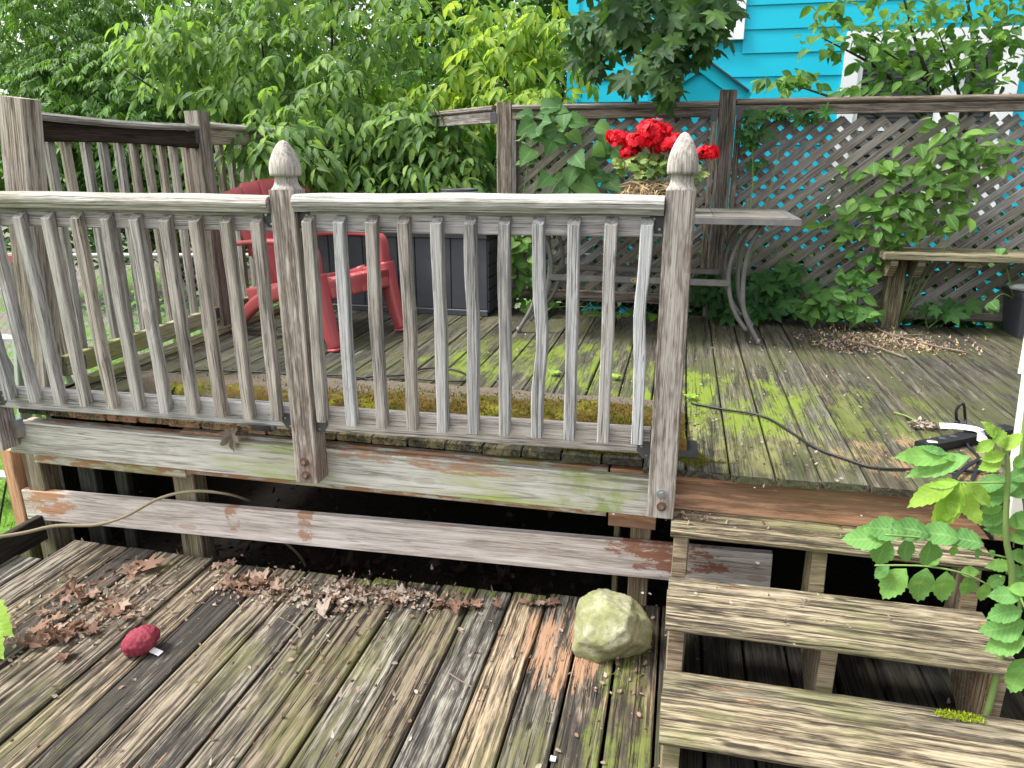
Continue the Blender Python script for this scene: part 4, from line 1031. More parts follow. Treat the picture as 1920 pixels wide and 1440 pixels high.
def moss_patch(cx, cy, rx, ry, z, n, mat, label, sz=(.004,.010)):
    P = in_ell(n, (cx, cy, z+.002), (rx, ry, .004)); P[:, 2] = z+.001+rng.random(n)*.004
    g_ = ('tuft', P, frames(dirs(n, .3, 1.5), rng.normal(size=(n,3))), rng.uniform(sz[0], sz[1], n))
    o = link(bpy.data.objects.new('moss_patch', cloud_mesh('moss_patch', [g_], mat)), Matrix()); tag(o, label, 'moss', kind='stuff')
moss_patch(-1.17, 2.47, .11, .035, 0, 1500, M['mossg'], 'bright yellow green moss on board ends beside the left acorn post')
q = atz(1800, 1345, -.48); moss_patch(q.x, q.y, .07, .02, -.48, 500, M['mossg'], 'small green moss tuft on the bottom stair tread')
q = atz(1250, 745, .0); moss_patch(.09, 2.44, .05, .08, 0, 900, M['moss'], 'olive moss at the foot of the right acorn post')
q = atz(590, 800, .0); moss_patch(-.1, 2.43, .35, .012, 0, 1200, M['moss'], 'olive moss line along the cut board ends left of the right post')

# ---------------------------------------------------------------- rock, red lump
def blob_obj(name, c, r, mat, f, lab, cat, sub=4):
    import bmesh
    bm = bmesh.new(); bmesh.ops.create_icosphere(bm, subdivisions=sub, radius=1)
    V = [f(v.co.copy()) for v in bm.verts]; Fc = [tuple(v.index for v in p.verts) for p in bm.faces]; bm.free()
    V = [Vector((v.x*r[0], v.y*r[1], v.z*r[2])) for v in V]
    o = add(name, V, Fc, mat, None, Matrix.Translation(Vector(c)), True); tag(o, lab, cat); return o
g = NT('lichen_covered_stone'); tc = g.n('ShaderNodeTexCoord').outputs['Object']
n1 = g.noise(tc, 9, 6, .65); n2 = g.noise(tc, 60, 5, .7); n3 = g.noise(g.mapping(tc, (1,1,1), (4,4,4)), 6, 5, .6)
c = g.mix(g.ramp(n1, .40, .6), (.20,.21,.10), (.33,.325,.23)); c = g.mix(g.math('MULTIPLY', g.ramp(n2, .40, .62), .45), c, (.14,.15,.06)); c = g.mix(g.math('MULTIPLY', g.ramp(n3, .56, .70), .75), c, (.09,.10,.06))
stone = g.finish(c, .9, g.math('ADD', n1, g.math('MULTIPLY', n2, .35)), .012, .9, .2)
PL = [(Vector(n_).normalized(), d_) for n_, d_ in (((-.1,-.75,.62),.86),((-.95,-.35,.42),.84),((.9,-.4,.25),.86),((.15,.1,1),.80),((-.35,-.1,.9),.84),((.75,.1,.75),.90),((-1,.1,-.1),.90),((0,0,-1),.62),((.55,-.8,-.55),.70),((-.25,-1,-.35),.88),((.3,-.9,.1),.90))]
def rockf(v):
    v = v.normalized(); r = 1.0
    for n_, d_ in PL:
        k = v.dot(n_)
        if k > 0: r = min(r, d_*.90/k)
    r = r*1.0-.0
    r += .05*noise.noise(v*1.7+Vector((3,1,0)))+.035*noise.noise(v*5)+.02*noise.noise(v*13)+.009*noise.noise(v*30)
    cr = abs(v.z+.22+.35*noise.noise(Vector((v.x*2.5,1,0)))); r -= .06*max(0, 1-cr*7)*max(0, -v.y)
    p = v*r
    if p.z > 0: s = 1-.16*p.z; p.x *= s
    return p
rc = atz(1140, 1225, LZ)
blob_obj('rock', (rc.x, rc.y+.025, LZ+.076), (.152,.128,.150), stone, rockf, 'large yellow green lichen covered rock standing on the lower deck by the stairs', 'rock', 5)
def lumpf(v):
    r = 1+.07*noise.noise(v*2.5)
    # overlapping papery scales
    a = math.atan2(v.y, v.z); k = v.x*4+.5*math.sin(a*2); r += .045*((k % 1)-.5)+.035*noise.noise(v*6)
    return v*r
lc = atz(256, 1232, LZ)
lump = blob_obj('red_ball', (lc.x, lc.y+.03, LZ+.044), (.063,.046,.046), M['pinkpaper'], lumpf, 'oval crumpled dark red ball with a small pale tag on the lower deck', 'ball', 5)
lump.matrix_basis = Matrix.Translation((lc.x, lc.y+.03, LZ+.044)) @ Matrix.Rotation(R(48), 4, 'Z') @ Matrix.Rotation(R(-20), 4, 'Y'); WM[lump.name] = lump.matrix_basis.copy()
q = atz(293, 1227, LZ); b = Bag(); b.add([(q.x-.022,q.y-.006,LZ+.012),(q.x+.018,q.y-.012,LZ+.007),(q.x+.022,q.y+.010,LZ+.009),(q.x-.018,q.y+.014,LZ+.017)], [(0,1,2,3)])
b.add([(q.x-.022,q.y-.006,LZ+.010),(q.x+.018,q.y-.012,LZ+.005),(q.x+.022,q.y+.010,LZ+.007),(q.x-.018,q.y+.014,LZ+.015)], [(3,2,1,0)]); b.build('tag', M['paper'], lump)

# ---------------------------------------------------------------- cords, power strip
def zline(pts, z=.008): return [atz(x, y, z) for x, y in pts]
cm = M['rubber']
tube_ = tube('extension_cord', smoothpath(zline([(1296,756),(1360,768),(1430,780),(1480,808),(1530,840),(1590,862),(1640,877),(1700,880),(1780,882),(1835,884),(1870,880)]), 5), .0048, cm)
tag(tube_, 'black extension cord snaking across the mossy deck from the rug end', 'cord')
c2 = zline([(1740,842),(1752,868),(1800,895),(1835,930)])
c3 = [atz(1795,795,.03), atz(1793,770,.10), atz(1806,757,.13), atz(1810,790,.05), atz(1812,830,.012), atz(1835,860,.008), atz(1820,905,.008)]

c4 = [atz(1935,835,.10), atz(1890,850,.05), atz(1840,860,.02), atz(1800,885,.02), atz(1780,915,.01), aty(1790,950,2.25), aty(1830,975,2.2), aty(1860,1010,2.2)]
tag(tube('black_cable', smoothpath(c4, 6), .0068, cm), 'thick black cable running off the deck edge at the right', 'cord')
c5 = zline([(160,722),(220,708),(280,706),(340,695),(400,694),(470,697),(520,700),(600,703),(660,705),(690,712),(702,722),(690,730),(668,728),(660,716),(700,706),(760,703),(790,692),(830,690),(865,697),(880,712),(850,715),(780,711),(730,710)], .010)
tag(tube('extension_cord', smoothpath(c5, 4), .0045, cm), 'black extension cord looping on the deck behind the mossy rug', 'cord')
ps = thing('power_strip', atz(1808, 822), 'black power strip with white paper tag on the deck at the right', 'power strip')
a, c = atz(1726, 838, .018), atz(1893, 806, .018)
V, Fc = tube_vf([a, c], (.026,.017), side=(0,1,0), prof=BOXP); addw('strip_body', V, Fc, M['rubber'], ps)
for t in (.10, .22, .34, .62, .74, .86):
    m_ = a.lerp(c, t)+Vector((0,0,.018)); b = Bag(); b.box((m_.x-.011, m_.y-.012, m_.z-.0008), (m_.x+.011, m_.y+.012, m_.z+.001)); b.build('socket', M['pot'], ps)
m_ = a.lerp(c, .03)+Vector((.03,0,.0195)); b = Bag(); b.box((m_.x-.02, m_.y-.008, m_.z-.0005), (m_.x+.012, m_.y+.008, m_.z+.0008)); b.build('switch_label', M['paper'], ps)
tube('power_lead', smoothpath(c3, 6), .0055, cm, ps)
T0 = [atz(1762,798,.045), atz(1800,800,.05), atz(1838,808,.045), atz(1842,830,.03)]
tube('paper_tag', smoothpath(T0, 4), (.018,.0006), M['paper'], ps, side=(0,.8,.2), prof=BOXP)
tube('plug', [atz(1795,800,.02), atz(1795,790,.05)], .010, M['rubber'], ps, n=12)

# ---------------------------------------------------------------- rectangular planter at right
pt_ = thing('square_planter', atz(1905, 618), 'dark grey square plastic planter under the right bench', 'planter')
o_ = atz(1895, 622); x0, y0 = o_.x-.03, o_.y-.02
def frustum(b, x0, y0, w0, w1, z0, z1):
    s = (w1-w0)/2; b.add([(x0,y0,z0),(x0+w0,y0,z0),(x0+w0,y0+w0,z0),(x0,y0+w0,z0),(x0-s,y0-s,z1),(x0+w0+s,y0-s,z1),(x0+w0+s,y0+w0+s,z1),(x0-s,y0+w0+s,z1)],
          [(0,3,2,1),(0,1,5,4),(1,2,6,5),(2,3,7,6),(3,0,4,7),(4,5,6,7)])
b = Bag(); frustum(b, x0, y0-.16, .22, .27, 0, .235); b.build('body', M['pot'], pt_)
b = Bag(); frustum(b, x0-.032, y0-.192, .284, .288, .2355, .262); b.build('rim', M['pot'], pt_)
def scrapf(v): return v*(1+.25*noise.noise(v*3))
sc_ = blob_obj('plastic_scrap', (x0-.0, y0-.10, .285), (.07,.03,.022), M['ragw'], scrapf, 'crumpled grey plastic scrap on the rim of the square planter', 'scrap', 3)

# ---------------------------------------------------------------- white board and grey siding at the right edge
wh = thing('cream_post', (1.30, 2.4, 0), 'leaning cream vinyl trim board at the right edge of the deck', 'trim board')
A = aty(1898, 935, 2.36); B = aty(1925, 640, 2.36)
board('trim_board', A+Vector((.022,0,-.08)), B+Vector((.022,0,.25)), .06, .05, M['cream'], wh, up=(0,-1,0))
board('trim_cover', aty(1925, 700, 2.33)+Vector((0.02,0,0)), aty(1938, 600, 2.33)+Vector((.02,0,.2)), .085, .02, M['cream'], wh, up=(0,-1,0), c=.008)
sf = thing('board_screen', (1.25, 2.1, GZ), 'grey upright board screen beside the stairs on the right', 'fence')
for i in range(5):
    xx = 1.235+i*.115; board('board', (xx, 2.20, GZ), (xx, 2.20, .02), .108, .02, M['bal'], sf, up=(0,-1,0))
board('rail', (1.19, 2.225, -.15), (1.8, 2.225, -.15), .07, .028, M['bal'], sf, up=(0,-1,0))
board('side_board', (1.165, 1.1, -.68), (1.165, 2.15, -.68), .03, .30, M['under'], sf)

# ---------------------------------------------------------------- ladder outside on the left
la = thing('aluminium_ladder', (-3.1, 2.9, GZ), 'dull aluminium step ladder standing on the grass left of the decks', 'ladder')
La, Lb = aty(62, 985, 2.95), aty(2, 590, 2.95)
for dx, dy in ((0,0), (-.42,.05)):
    board('rail', Vector((La.x+dx, 2.95+dy, GZ)), Vector((Lb.x+dx*.85+.02, 2.95+dy+.12, .50)), .028, .075, M['alu'], la, up=(0,1,0))
for i in range(5):
    z_ = GZ+.22+i*.25; t = (z_-GZ)/1.36; xx = La.x+(Lb.x-La.x)*t; board('rung', (xx-.40, 2.96+.12*t, z_), (xx-.0, 2.955+.12*t, z_), .07, .02, M['alu'], la)
for dx in (-.02, -.38): board('rear_leg', Vector((La.x+dx+.06, 3.55, GZ)), Vector((Lb.x+dx, 3.08, .45)), .022, .035, M['alu'], la, up=(0,1,0))
b = Bag(); b.tube([(Lb.x+.02, 2.99, .30), (Lb.x+.045, 2.97, .30)], .016, n=12); b.build('knob', M['screw'], la)
b = Bag(); b.box((Lb.x-.02, 3.02, .50), (Lb.x+.07, 3.12, .535)); b.build('cap', M['red'], la)
tag(tube('black_hose', smoothpath([aty(22, 862, 2.5), aty(12, 905, 2.48), aty(2, 960, 2.46), aty(-6, 1010, 2.45)], 5), .005, cm), 'thin black cable hanging down at the left end of the deck', 'cord')

# ---------------------------------------------------------------- chain-link fence
cf = thing('chain_link_fence', (-4, 5.0, GZ), 'low chain link fence with grey top rail beyond the left railing', 'fence')
def cfp(t, z): q = FW*5.55+RT*t; return Vector((q.x, q.y, z))
ct = .295
b = Bag(); pit = .06; H_ = ct-GZ
t = -5.6
while t < 1.9:
    for s in (1, -1):
        t1 = t+s*H_
        a_, c_ = cfp(t, GZ+.02), cfp(t1, ct-.0)
        b.add(*tube_vf([a_+Vector((0, .002*s, 0)), c_+Vector((0, .002*s, 0))], .0017, n=3, caps=False))
    t += pit*1.0
o = b.build('wire_mesh', M['wire'], cf); o['kind'] = 'stuff'
tube('top_rail', [cfp(-6.5, ct), cfp(3, ct)], .018, M['wire'], cf, n=10)
for t in (-6.4, -4.4, -2.3, -.2, 1.9): tube('post', [cfp(t, GZ-.1), cfp(t, ct+.04)], .022, M['wire'], cf, n=10)

# ---------------------------------------------------------------- trees and shrubs
def pts_in(cl):
    return np.concatenate([in_ell(n, c, r) for c, r, n in cl])
# 1 dark compound-leaved trees at the back left, beyond the wire fence
def sumac(name, lab, cl, base, size, n_ind, mat, L=.34, nl=11, n_per=1, key='lance_s'):
    t = thing(name, base, lab, 'tree', 'trees and shrubs behind the deck')
    P = pts_in(cl); m = len(P)
    d = dirs(m, -.7, .1); d[:, 1] -= .35; d /= np.linalg.norm(d, axis=1, keepdims=True)
    g_ = compound(P, d, np.full(m, L)*rng.uniform(.7, 1.2, m), 13, key, size, R(68))
    foliage(t, [g_], mat, n_ind)
    tg = [tuple(Vector(c)+Vector((random.uniform(-.5,.5)*r[0], random.uniform(-.5,.5)*r[1], random.uniform(-.3,.6)*r[2]))) for c, r, n in cl for _ in range(3)]
    branches(t, base, tg, .05, M['bark'], 'trunk')
    return t
sumac('sumac_tree', 'dark green tree with fine ferny compound leaves at the far left', [(aty(60, 60, 9.0), (1.5,1.0,1.4), 900), (aty(200, 220, 8.6), (1.5,.9,1.0), 1100), (aty(90, 290, 8.2), (1.4,.8,.6), 700)], (-6.5, 9, GZ), .095, 120, M['lf_sumac'])
sumac('sumac_tree', 'dark ferny tree filling the gap above the side railing', [(aty(400, 230, 9.3), (1.6,1.0,1.2), 900), (aty(330, 60, 9.8), (1.8,1.0,1.4), 900), (aty(330, 330, 8.6), (1.7,.7,.55), 500)], (-4.3, 9.5, GZ), .095, 90, M['lf_sumac'])
# dark low growth beyond the wire fence
t = thing('low_shrub', (-5, 8.0, GZ), 'dark green low undergrowth seen through the side railing', 'shrub')
P = pts_in([(aty(120, 425, 8.0), (2.0,.5,.55), 1300), (aty(420, 420, 8.3), (1.6,.5,.6), 1100), (aty(700,400,8), (1.8,.6,.8), 800)])
foliage(t, [single(P, 'oval_s', .13, (-.6,.3))], M['lf_maple2'], 60); branches(t, (-5,8,GZ), [tuple(P[i]) for i in range(12)], .02, M['bark'], 'stems')
# 2 box elder in the middle
def elder(name, lab, cl, base, size, n_ind, mat, tg, L=.16, nl=5, key='lance', r0=.035, el=(-.8,.15)):
    t = thing(name, base, lab, 'shrub', 'trees and shrubs behind the deck')
    P = pts_in(cl); m = len(P)
    d = dirs(m, el[0], el[1]); d[:, 1] -= .45; d /= np.linalg.norm(d, axis=1, keepdims=True)
    g_ = compound(P, d, np.full(m, L)*rng.uniform(.7, 1.25, m), nl, key, size, R(50), up=(0,-.35,1))
    foliage(t, [g_], mat, n_ind)
    branches(t, base, tg, r0, M['bark'], 'trunk')
    # fine twigs joining the leaf stalks
    b = Bag()
    for i in range(0, m, 6):
        p = Vector(P[i]); q = p+Vector((random.uniform(-.1,.1), random.uniform(.05,.25), random.uniform(-.3,-.05))); b.tube([q, p, p+Vector(d[i])*L], [.004,.003,.0015], n=3)
    tw_ = b.build('twigs', M['bark'], t); tw_['kind'] = 'stuff'
    return t
E = lambda x, y, Y: tuple(aty(x, y, Y))
elder('box_elder_shrub', 'light green box elder with drooping pointed leaflets left of centre',
      [(E(430,110,5.9), (.95,.45,.42), 190), (E(330,60,5.6), (.5,.35,.28), 50), (E(560,200,5.7), (.75,.4,.45), 180), (E(650,60,6.2), (.9,.5,.5), 190), (E(600,300,5.5), (.5,.3,.3), 95), (E(760,250,5.6), (.55,.3,.3), 120),
       (E(480,-120,6.2), (1.4,.6,.5), 110)],
      (-2.9, 6.3, GZ), .12, 250, M['lf_elder'], [E(430,110,5.9), E(300,60,5.6), E(560,200,5.7), E(650,40,6.2), E(620,-60,6.3), E(600,300,5.5), E(760,250,5.6), E(220,120,5.6), E(480,-60,6.0), E(880,60,6.2)], r0=.030)
elder('box_elder_shrub', 'light green leafy shrub overhanging the storage box left of the lattice',
      [(E(620,330,5.35), (.35,.18,.16), 40), (E(720,320,5.45), (.45,.2,.2), 70), (E(820,300,5.5), (.4,.25,.28), 75), (E(840,350,5.5), (.35,.2,.12), 40), (E(530,270,5.1), (.25,.2,.2), 26), (E(550,285,4.35), (.20,.15,.12), 30), (E(500,258,4.3), (.14,.15,.06), 16), (E(525,235,4.5), (.22,.15,.06), 34), (E(470,275,4.2), (.07,.1,.06), 7), (E(600,320,4.6), (.16,.15,.10), 22), (E(880,290,5.7), (.3,.3,.35), 60), (E(700,240,5.4), (.5,.2,.2), 50)],
      (-2.3, 5.9, GZ), .115, 220, M['lf_elder'], [E(620,330,5.35), E(720,320,5.45), E(820,300,5.5), E(550,285,4.35), E(500,258,4.3), E(700,240,5.4), E(860,340,5.5)], r0=.014)
elder('bright_shrub', 'bright yellow green sapling rising behind the corner post in the middle',
      [(E(950,150,6.0), (.5,.4,.42), 105), (E(860,200,6.1), (.45,.4,.35), 90), (E(1030,90,6.1), (.4,.35,.35), 80), (E(900,60,6.4), (.5,.4,.35), 75), (E(1010,190,5.7), (.35,.3,.18), 50), (E(740,190,6.2), (.4,.3,.25), 50), (E(820,330,6.0), (.5,.3,.2), 45)],
      (-1.6, 6.4, GZ), .12, 220, M['lf_bright'], [E(950,150,6.0), E(860,200,6.1), E(1030,90,6.1), E(900,60,6.4), E(1060,20,6.3), E(740,190,6.2), E(820,-20,6.5)], r0=.022, L=.14)
# far background trees, paler, sky shows through
for i, (cl_, base, lab, mt) in enumerate([
    ([(E(640,60,13), (2.6,1.4,2.0), 750), (E(780,-60,13), (3,1.5,2), 500)], (-4.8, 13, GZ), 'distant pale green tree with sky gaps behind the box elder', 'lf_elder'),
    ([(E(900,120,12), (2.0,1.2,1.8), 700), (E(1000,0,12.5), (2.2,1.4,1.6), 550)], (-1.7, 12, GZ), 'distant mid green tree left of the blue house', 'lf_dog'),
    ([(E(300,-120,14), (4.5,1.5,2.6), 900), (E(40,-40,14), (3.2,1.5,2.4), 700)], (-8.5, 14, GZ), 'tall distant tree above the ferny trees at far left', 'lf_sumac'),
    ([(E(600,280,11), (3.0,1.0,1.0), 900), (E(850,330,11), (2.0,1.0,.8), 600)], (-3.5, 11, GZ), 'shady background bush low behind the box elder', 'lf_dog')]):
    t = thing('background_tree', base, lab, 'tree', 'trees and shrubs behind the deck')
    P = pts_in(cl_); m = len(P); P = (P[:, None, :]+rng.normal(size=(m, 9, 3))*.16).reshape(-1, 3)
    foliage(t, [single(P, 'oval_s', .15, (-.7,.3))], M[mt], 20)
    branches(t, base, [tuple(P[k]) for k in rng.integers(0, len(P), 14)], .10, M['bark'], 'trunk')
# 4 hanging maple branch, dark, above the fence
t = thing('maple_tree', (.6, 6.0, GZ), 'maple branch with big dark lobed leaves hanging before the blue house', 'tree', 'trees and shrubs behind the deck')
cl_ = [(E(1260,60,4.7), (.28,.25,.20), 75), (E(1150,40,4.8), (.28,.25,.16), 60), (E(1240,140,4.6), (.14,.2,.16), 38), (E(1330,40,4.7), (.16,.2,.18), 34), (E(1110,100,4.9), (.14,.2,.12), 18), (E(1180,150,4.7), (.10,.15,.05), 7), (E(1240,-60,4.9), (.6,.5,.2), 110)]
P = pts_in(cl_)
foliage(t, [single(P, 'maple', .115, (-1.25,-.2), az=R(-90), az_sp=1.6, up=(0,-.8,.6), jit=.45)], M['lf_maple'], 190)
branches(t, E(1255,-90,5.2), [E(1260,60,4.7), E(1150,40,4.8), E(1240,140,4.6), E(1330,40,4.7), E(1110,100,4.9), E(1240,-60,4.9)], .012, M['bark'], 'branch')
tube('trunk', smoothpath([E(1275,600,5.3)[:2]+(GZ,), E(1268,300,5.3), E(1262,100,5.25), E(1255,-60,5.2), E(1250,-260,5.2)], 4), .028, M['bark'], t)
# 5 dogwood-like tree right
t = thing('dogwood_tree', (1.9, 5.9, GZ), 'green oval leaved tree before the white framed window on the right', 'tree', 'trees and shrubs behind the deck')
cl_ = [(E(1760,60,5.7), (.50,.35,.26), 230), (E(1650,90,5.6), (.30,.25,.16), 60), (E(1560,70,5.6), (.22,.2,.10), 34), (E(1490,150,5.6), (.22,.2,.08), 44), (E(1850,120,5.6), (.30,.3,.22), 120), (E(1700,150,5.6), (.25,.2,.10), 50), (E(1600,170,5.5), (.22,.15,.04), 24), (E(1800,-60,5.9), (1.1,.6,.3), 260), (E(1560,20,5.7), (.2,.2,.08), 30), (E(1960,30,5.7), (.4,.4,.4), 120)]
P = pts_in(cl_); foliage(t, [single(P, 'oval', .105, (-.9,.1), up=(0,-.5,.9))], M['lf_dog'], 240)
branches(t, (1.9, 5.9, .9), [E(1760,60,5.7), E(1650,90,5.6), E(1540,70,5.6), E(1460,150,5.6), E(1850,100,5.6), E(1700,140,5.6), E(1590,165,5.5), E(1800,-60,5.9), E(1690,-20,5.7)], .022, M['bark'], 'branch')
tube('trunk', smoothpath([(2.0,6.0,GZ), (1.95,5.95,0), (1.9,5.9,.92)], 4), .03, M['bark'], t)

t = thing('hedge', (1.0, 6.0, GZ), 'dark leafy hedge seen through the holes of the lattice fence', 'hedge')
P = pts_in([((-.5,5.9,-.05), (.75,.35,.80), 1000), ((.45,5.9,-.1), (.6,.35,.75), 850), ((1.3,5.8,-.2), (.8,.3,.72), 1000), ((2.4,5.8,-.1), (.8,.35,.85), 1100), ((1.0,5.5,-.55), (2.4,.2,.35), 1300), ((.1,5.6,.75), (.3,.15,.35), 110), ((1.1,5.7,.7),(.35,.2,.2),60), ((-.8,5.8,.9),(.5,.2,.35),200)])
foliage(t, [single(P, 'oval_s', .14, (-.7,.2))], M['lf_maple'], 0); branches(t, (1.0,6.0,GZ), [tuple(P[i]) for i in range(0, 1500, 90)], .015, M['bark'], 'stems')

# leaves poking through and climbing the lattice
def climber(name, lab, cl, base, key, size, mat, n_ind, tg=None, el=(-.9,.2), up=(0,-1.0,.5), cat='vine', az_sp=1.7):
    t = thing(name, base, lab, cat, 'plants along the lattice fence')
    P = pts_in(cl); foliage(t, [single(P, key, size, el, az=R(-90), az_sp=az_sp, up=up, jit=.35)], mat, n_ind)
    tg = tg or [tuple(c) for c, r, n in cl]
    branches(t, base, tg, .006, M['stem'], 'stem'); return t
climber('climbing_vine', 'broad toothed vine leaves climbing beside the left lattice post', [(E(1000,260,4.80), (.10,.10,.16), 10), (E(1070,270,4.78), (.13,.10,.20), 14), (E(1050,335,4.75), (.16,.10,.10), 9), (E(1130,260,4.8), (.14,.08,.14), 8), (E(1040,215,4.85), (.25,.1,.07), 11), (E(1130,340,4.85), (.1,.06,.06), 4)],
        (-.95, 4.88, 0), 'heart', .13, M['lf_climb'], 56)
climber('seedling_maple', 'dark maple leaves growing under the patio table', [(E(1330,540,4.82), (.20,.08,.11), 44), (E(1430,550,4.80), (.22,.10,.13), 62), (E(1480,520,4.85), (.15,.06,.08), 22), (E(1400,585,4.72), (.25,.06,.04), 22)],
        (.5, 4.9, 0), 'maple', .10, M['lf_maple2'], 150, cat='plant', up=(0,-.9,.6))
climber('leafy_shoot', 'leafy green shoots between storage box and patio table legs', [(E(985,500,4.78), (.10,.08,.20), 50), (E(1010,570,4.70), (.14,.06,.06), 22), (E(970,410,4.85), (.10,.06,.16), 26), (E(1180,590,4.80), (.35,.05,.03), 26)],
        (-.95, 4.9, 0), 'oval', .095, M['lf_dog'], 120, cat='plant')
climber('low_shoot', 'green five-leaved shoots left of the bench leg', [(E(1600,520,4.78), (.12,.08,.06), 26), (E(1570,560,4.75), (.18,.08,.07), 40), (E(1610,585,4.70), (.16,.07,.04), 28), (E(1520,580,4.75), (.10,.06,.05), 16), (E(1620,480,4.80), (.10,.06,.05), 12)],
        (1.1, 4.9, 0), 'oval', .095, M['lf_vine'], 120, cat='plant')
climber('lattice_shrub', 'green oval leaved shoots sprouting through the right lattice above the bench', [(E(1790,260,4.85), (.34,.10,.14), 44), (E(1730,330,4.80), (.34,.10,.16), 50), (E(1650,320,4.85), (.25,.06,.05), 22), (E(1640,400,4.80), (.36,.10,.12), 66), (E(1730,400,4.78), (.30,.10,.14), 44), (E(1830,290,4.85), (.18,.1,.10), 24), (E(1640,440,4.78), (.26,.08,.06), 34), (E(1770,370,4.8), (.16,.06,.06), 16)],
        (1.35, 4.9, 0), 'oval', .10, M['lf_dog'], 260, cat='shrub', up=(0,-1.0,.6))
climber('ivy_clump', 'small dark leaf clump at the top left of the right lattice panel', [(E(1410,250,4.86), (.09,.06,.10), 22), (E(1470,215,4.88), (.25,.05,.03), 22), (E(1425,310,4.88), (.05,.03,.03), 3)], (.35, 4.9, 0), 'maple', .075, M['lf_maple2'], 47)
climber('hogweed_seedling', 'three lobed green leaves low under the bench', [(E(1740,585,4.75), (.16,.05,.03), 7), (E(1785,575,4.8), (.10,.04,.04), 4)], (1.5, 4.85, 0), 'maple', .085, M['lf_maple2'], 11, cat='plant')
climber('potted_sprout', 'thin vine with pale leaves arching over the square planter', [(E(1880,470,4.7), (.02,.02,.02), 2), (E(1860,565,4.6), (.03,.03,.03), 3)], (1.92, 4.8, .2), 'heart', .07, M['lf_vine'], 5, cat='vine')
# weeds beyond the railing at left
t = thing('weed_clump', (-3.2, 4.2, GZ), 'pale green weeds growing outside the left railing', 'weeds')
P = pts_in([((-3.3,4.0,-.45), (.4,.9,.35), 260), ((-3.6,5.2,-.35), (.5,.8,.4), 260), ((-4.6,5.9,-.5), (1.2,.4,.3), 300), ((-2.95,3.3,-.4), (.12,.4,.22), 50)])
foliage(t, [single(P, 'oval', .085, (-.4,.8))], M['lf_vine'], 60); branches(t, (-3.3,4.3,GZ), [tuple(P[i]) for i in range(0, 600, 60)], .006, M['stem'], 'stems')
t = thing('green_hanging_leaf', atz(5, 1145, -.5), 'large pale green leaf poking in at the lower left edge', 'leaf')
for (x, y, s, a) in ((-55, 1150, .17, .1), (-50, 1185, .15, -.25)):
    p = atz(x, y, -.5); leaf_obj('heart', M['lf_young'], p, frames(np.array([[math.cos(a), math.sin(a)*.6-.15, -.15]]), np.array([[0,-.3,1.]]))[0], s, t)
# small seedlings in the deck gaps
for i, (x, y, lab) in enumerate(((1040,705,'tiny green seedling behind the right part of the rug'), (1152,712,'tiny green seedling between rug and lattice near the right post'), (1295,750,'tiny green seedling beside the right acorn post'))):
    q = atz(x, y); t = thing('seedling', q, lab, 'seedling', 'seedlings in the deck gaps')
    for k in range(6):
        a = k*1.05+i; leaf_obj('oval', M['lf_young'], q+Vector((0,0,.012)), frames(np.array([[math.cos(a), math.sin(a), .5]]), np.array([[0,0,1.]]))[0], .035, t)

# ---------------------------------------------------------------- foreground compound plant (right)
fp = thing('ash_sapling', (1.19, 2.0, GZ), 'bright green sapling with toothed compound leaves beside the stairs', 'sapling')
FYp = 1.98
S0 = aty(1880, 1190, FYp); S0.z = GZ
stem = smoothpath([S0, aty(1893, 1150, FYp), aty(1886, 1000, FYp), aty(1890, 880, FYp), aty(1883, 840, FYp), aty(1865, 815, FYp)], 6)
tube('stem', stem, [.011-.008*i/(len(stem)-1) for i in range(len(stem))], M['stem'], fp)
tube('stem', smoothpath([aty(1905,1200,FYp+.05), aty(1925,1000,FYp+.05), aty(1915,880,FYp+.05), aty(1925,760,FYp+.05)], 5), .006, M['stem'], fp)
def leafpix(bx_, by, tx, ty, Y, key='serr', mat=None, dz=.0, nrm=(0,-.75,.65), dY=0.0):
    a = aty(bx_, by, Y); c = aty(tx, ty, Y+dY); d = c-a
    if key in ('serr', 'serrn'): key += str(random.randrange(3))
    return leaf_obj(key, mat or M['lf_front'], a, frames(np.array([list(d)]), np.array([nrm])+rng.normal(size=(1,3))*.10)[0], d.length, fp)
def rachis(pix, Y0_, Y1_, r=.0028):
    P = [aty(x, y, Y0_+(Y1_-Y0_)*i/(len(pix)-1)) for i, (x, y) in enumerate(pix)]
    tube('leaf_stalk', smoothpath(P, 5), r, M['stem'], fp, n=6)
# leaf A: long one reaching left over the top tread
rachis([(1885,1045),(1820,1030),(1740,1010),(1660,1003)], 1.97, 1.86)
for l in ((1668,1002,1580,1006),(1700,1000,1618,990),(1745,1002,1665,990),(1800,1012,1720,996),(1845,1020,1775,1000),(1665,1005,1642,1065),(1702,1008,1700,1055),(1745,1012,1740,1070),(1790,1022,1786,1045),(1830,1028,1838,1050),(1855,1032,1868,1046)):
    leafpix(*l, 1.90)
# leaf B: below, in the shade
rachis([(1880,1115),(1820,1080),(1740,1062),(1640,1060)], 2.02, 2.05)
for l in ((1700,1066,1655,1124),(1738,1064,1722,1130),(1775,1070,1768,1130),(1815,1080,1812,1124),(1850,1092,1840,1128),(1668,1062,1640,1085),(1800,1075,1840,1072),(1740,1060,1760,1040)):
    leafpix(*l, 2.04)
# leaf C: lower right, big leaflets
rachis([(1900,1095),(1925,1150),(1935,1230)], 1.9, 1.80)
for l in ((1915,1120,1852,1118),(1918,1145,1850,1160),(1925,1165,1838,1186),(1925,1195,1846,1218),(1930,1235,1890,1268),(1925,1250,1895,1300),(1890,1105,1940,1100)):
    leafpix(*l, 1.84)
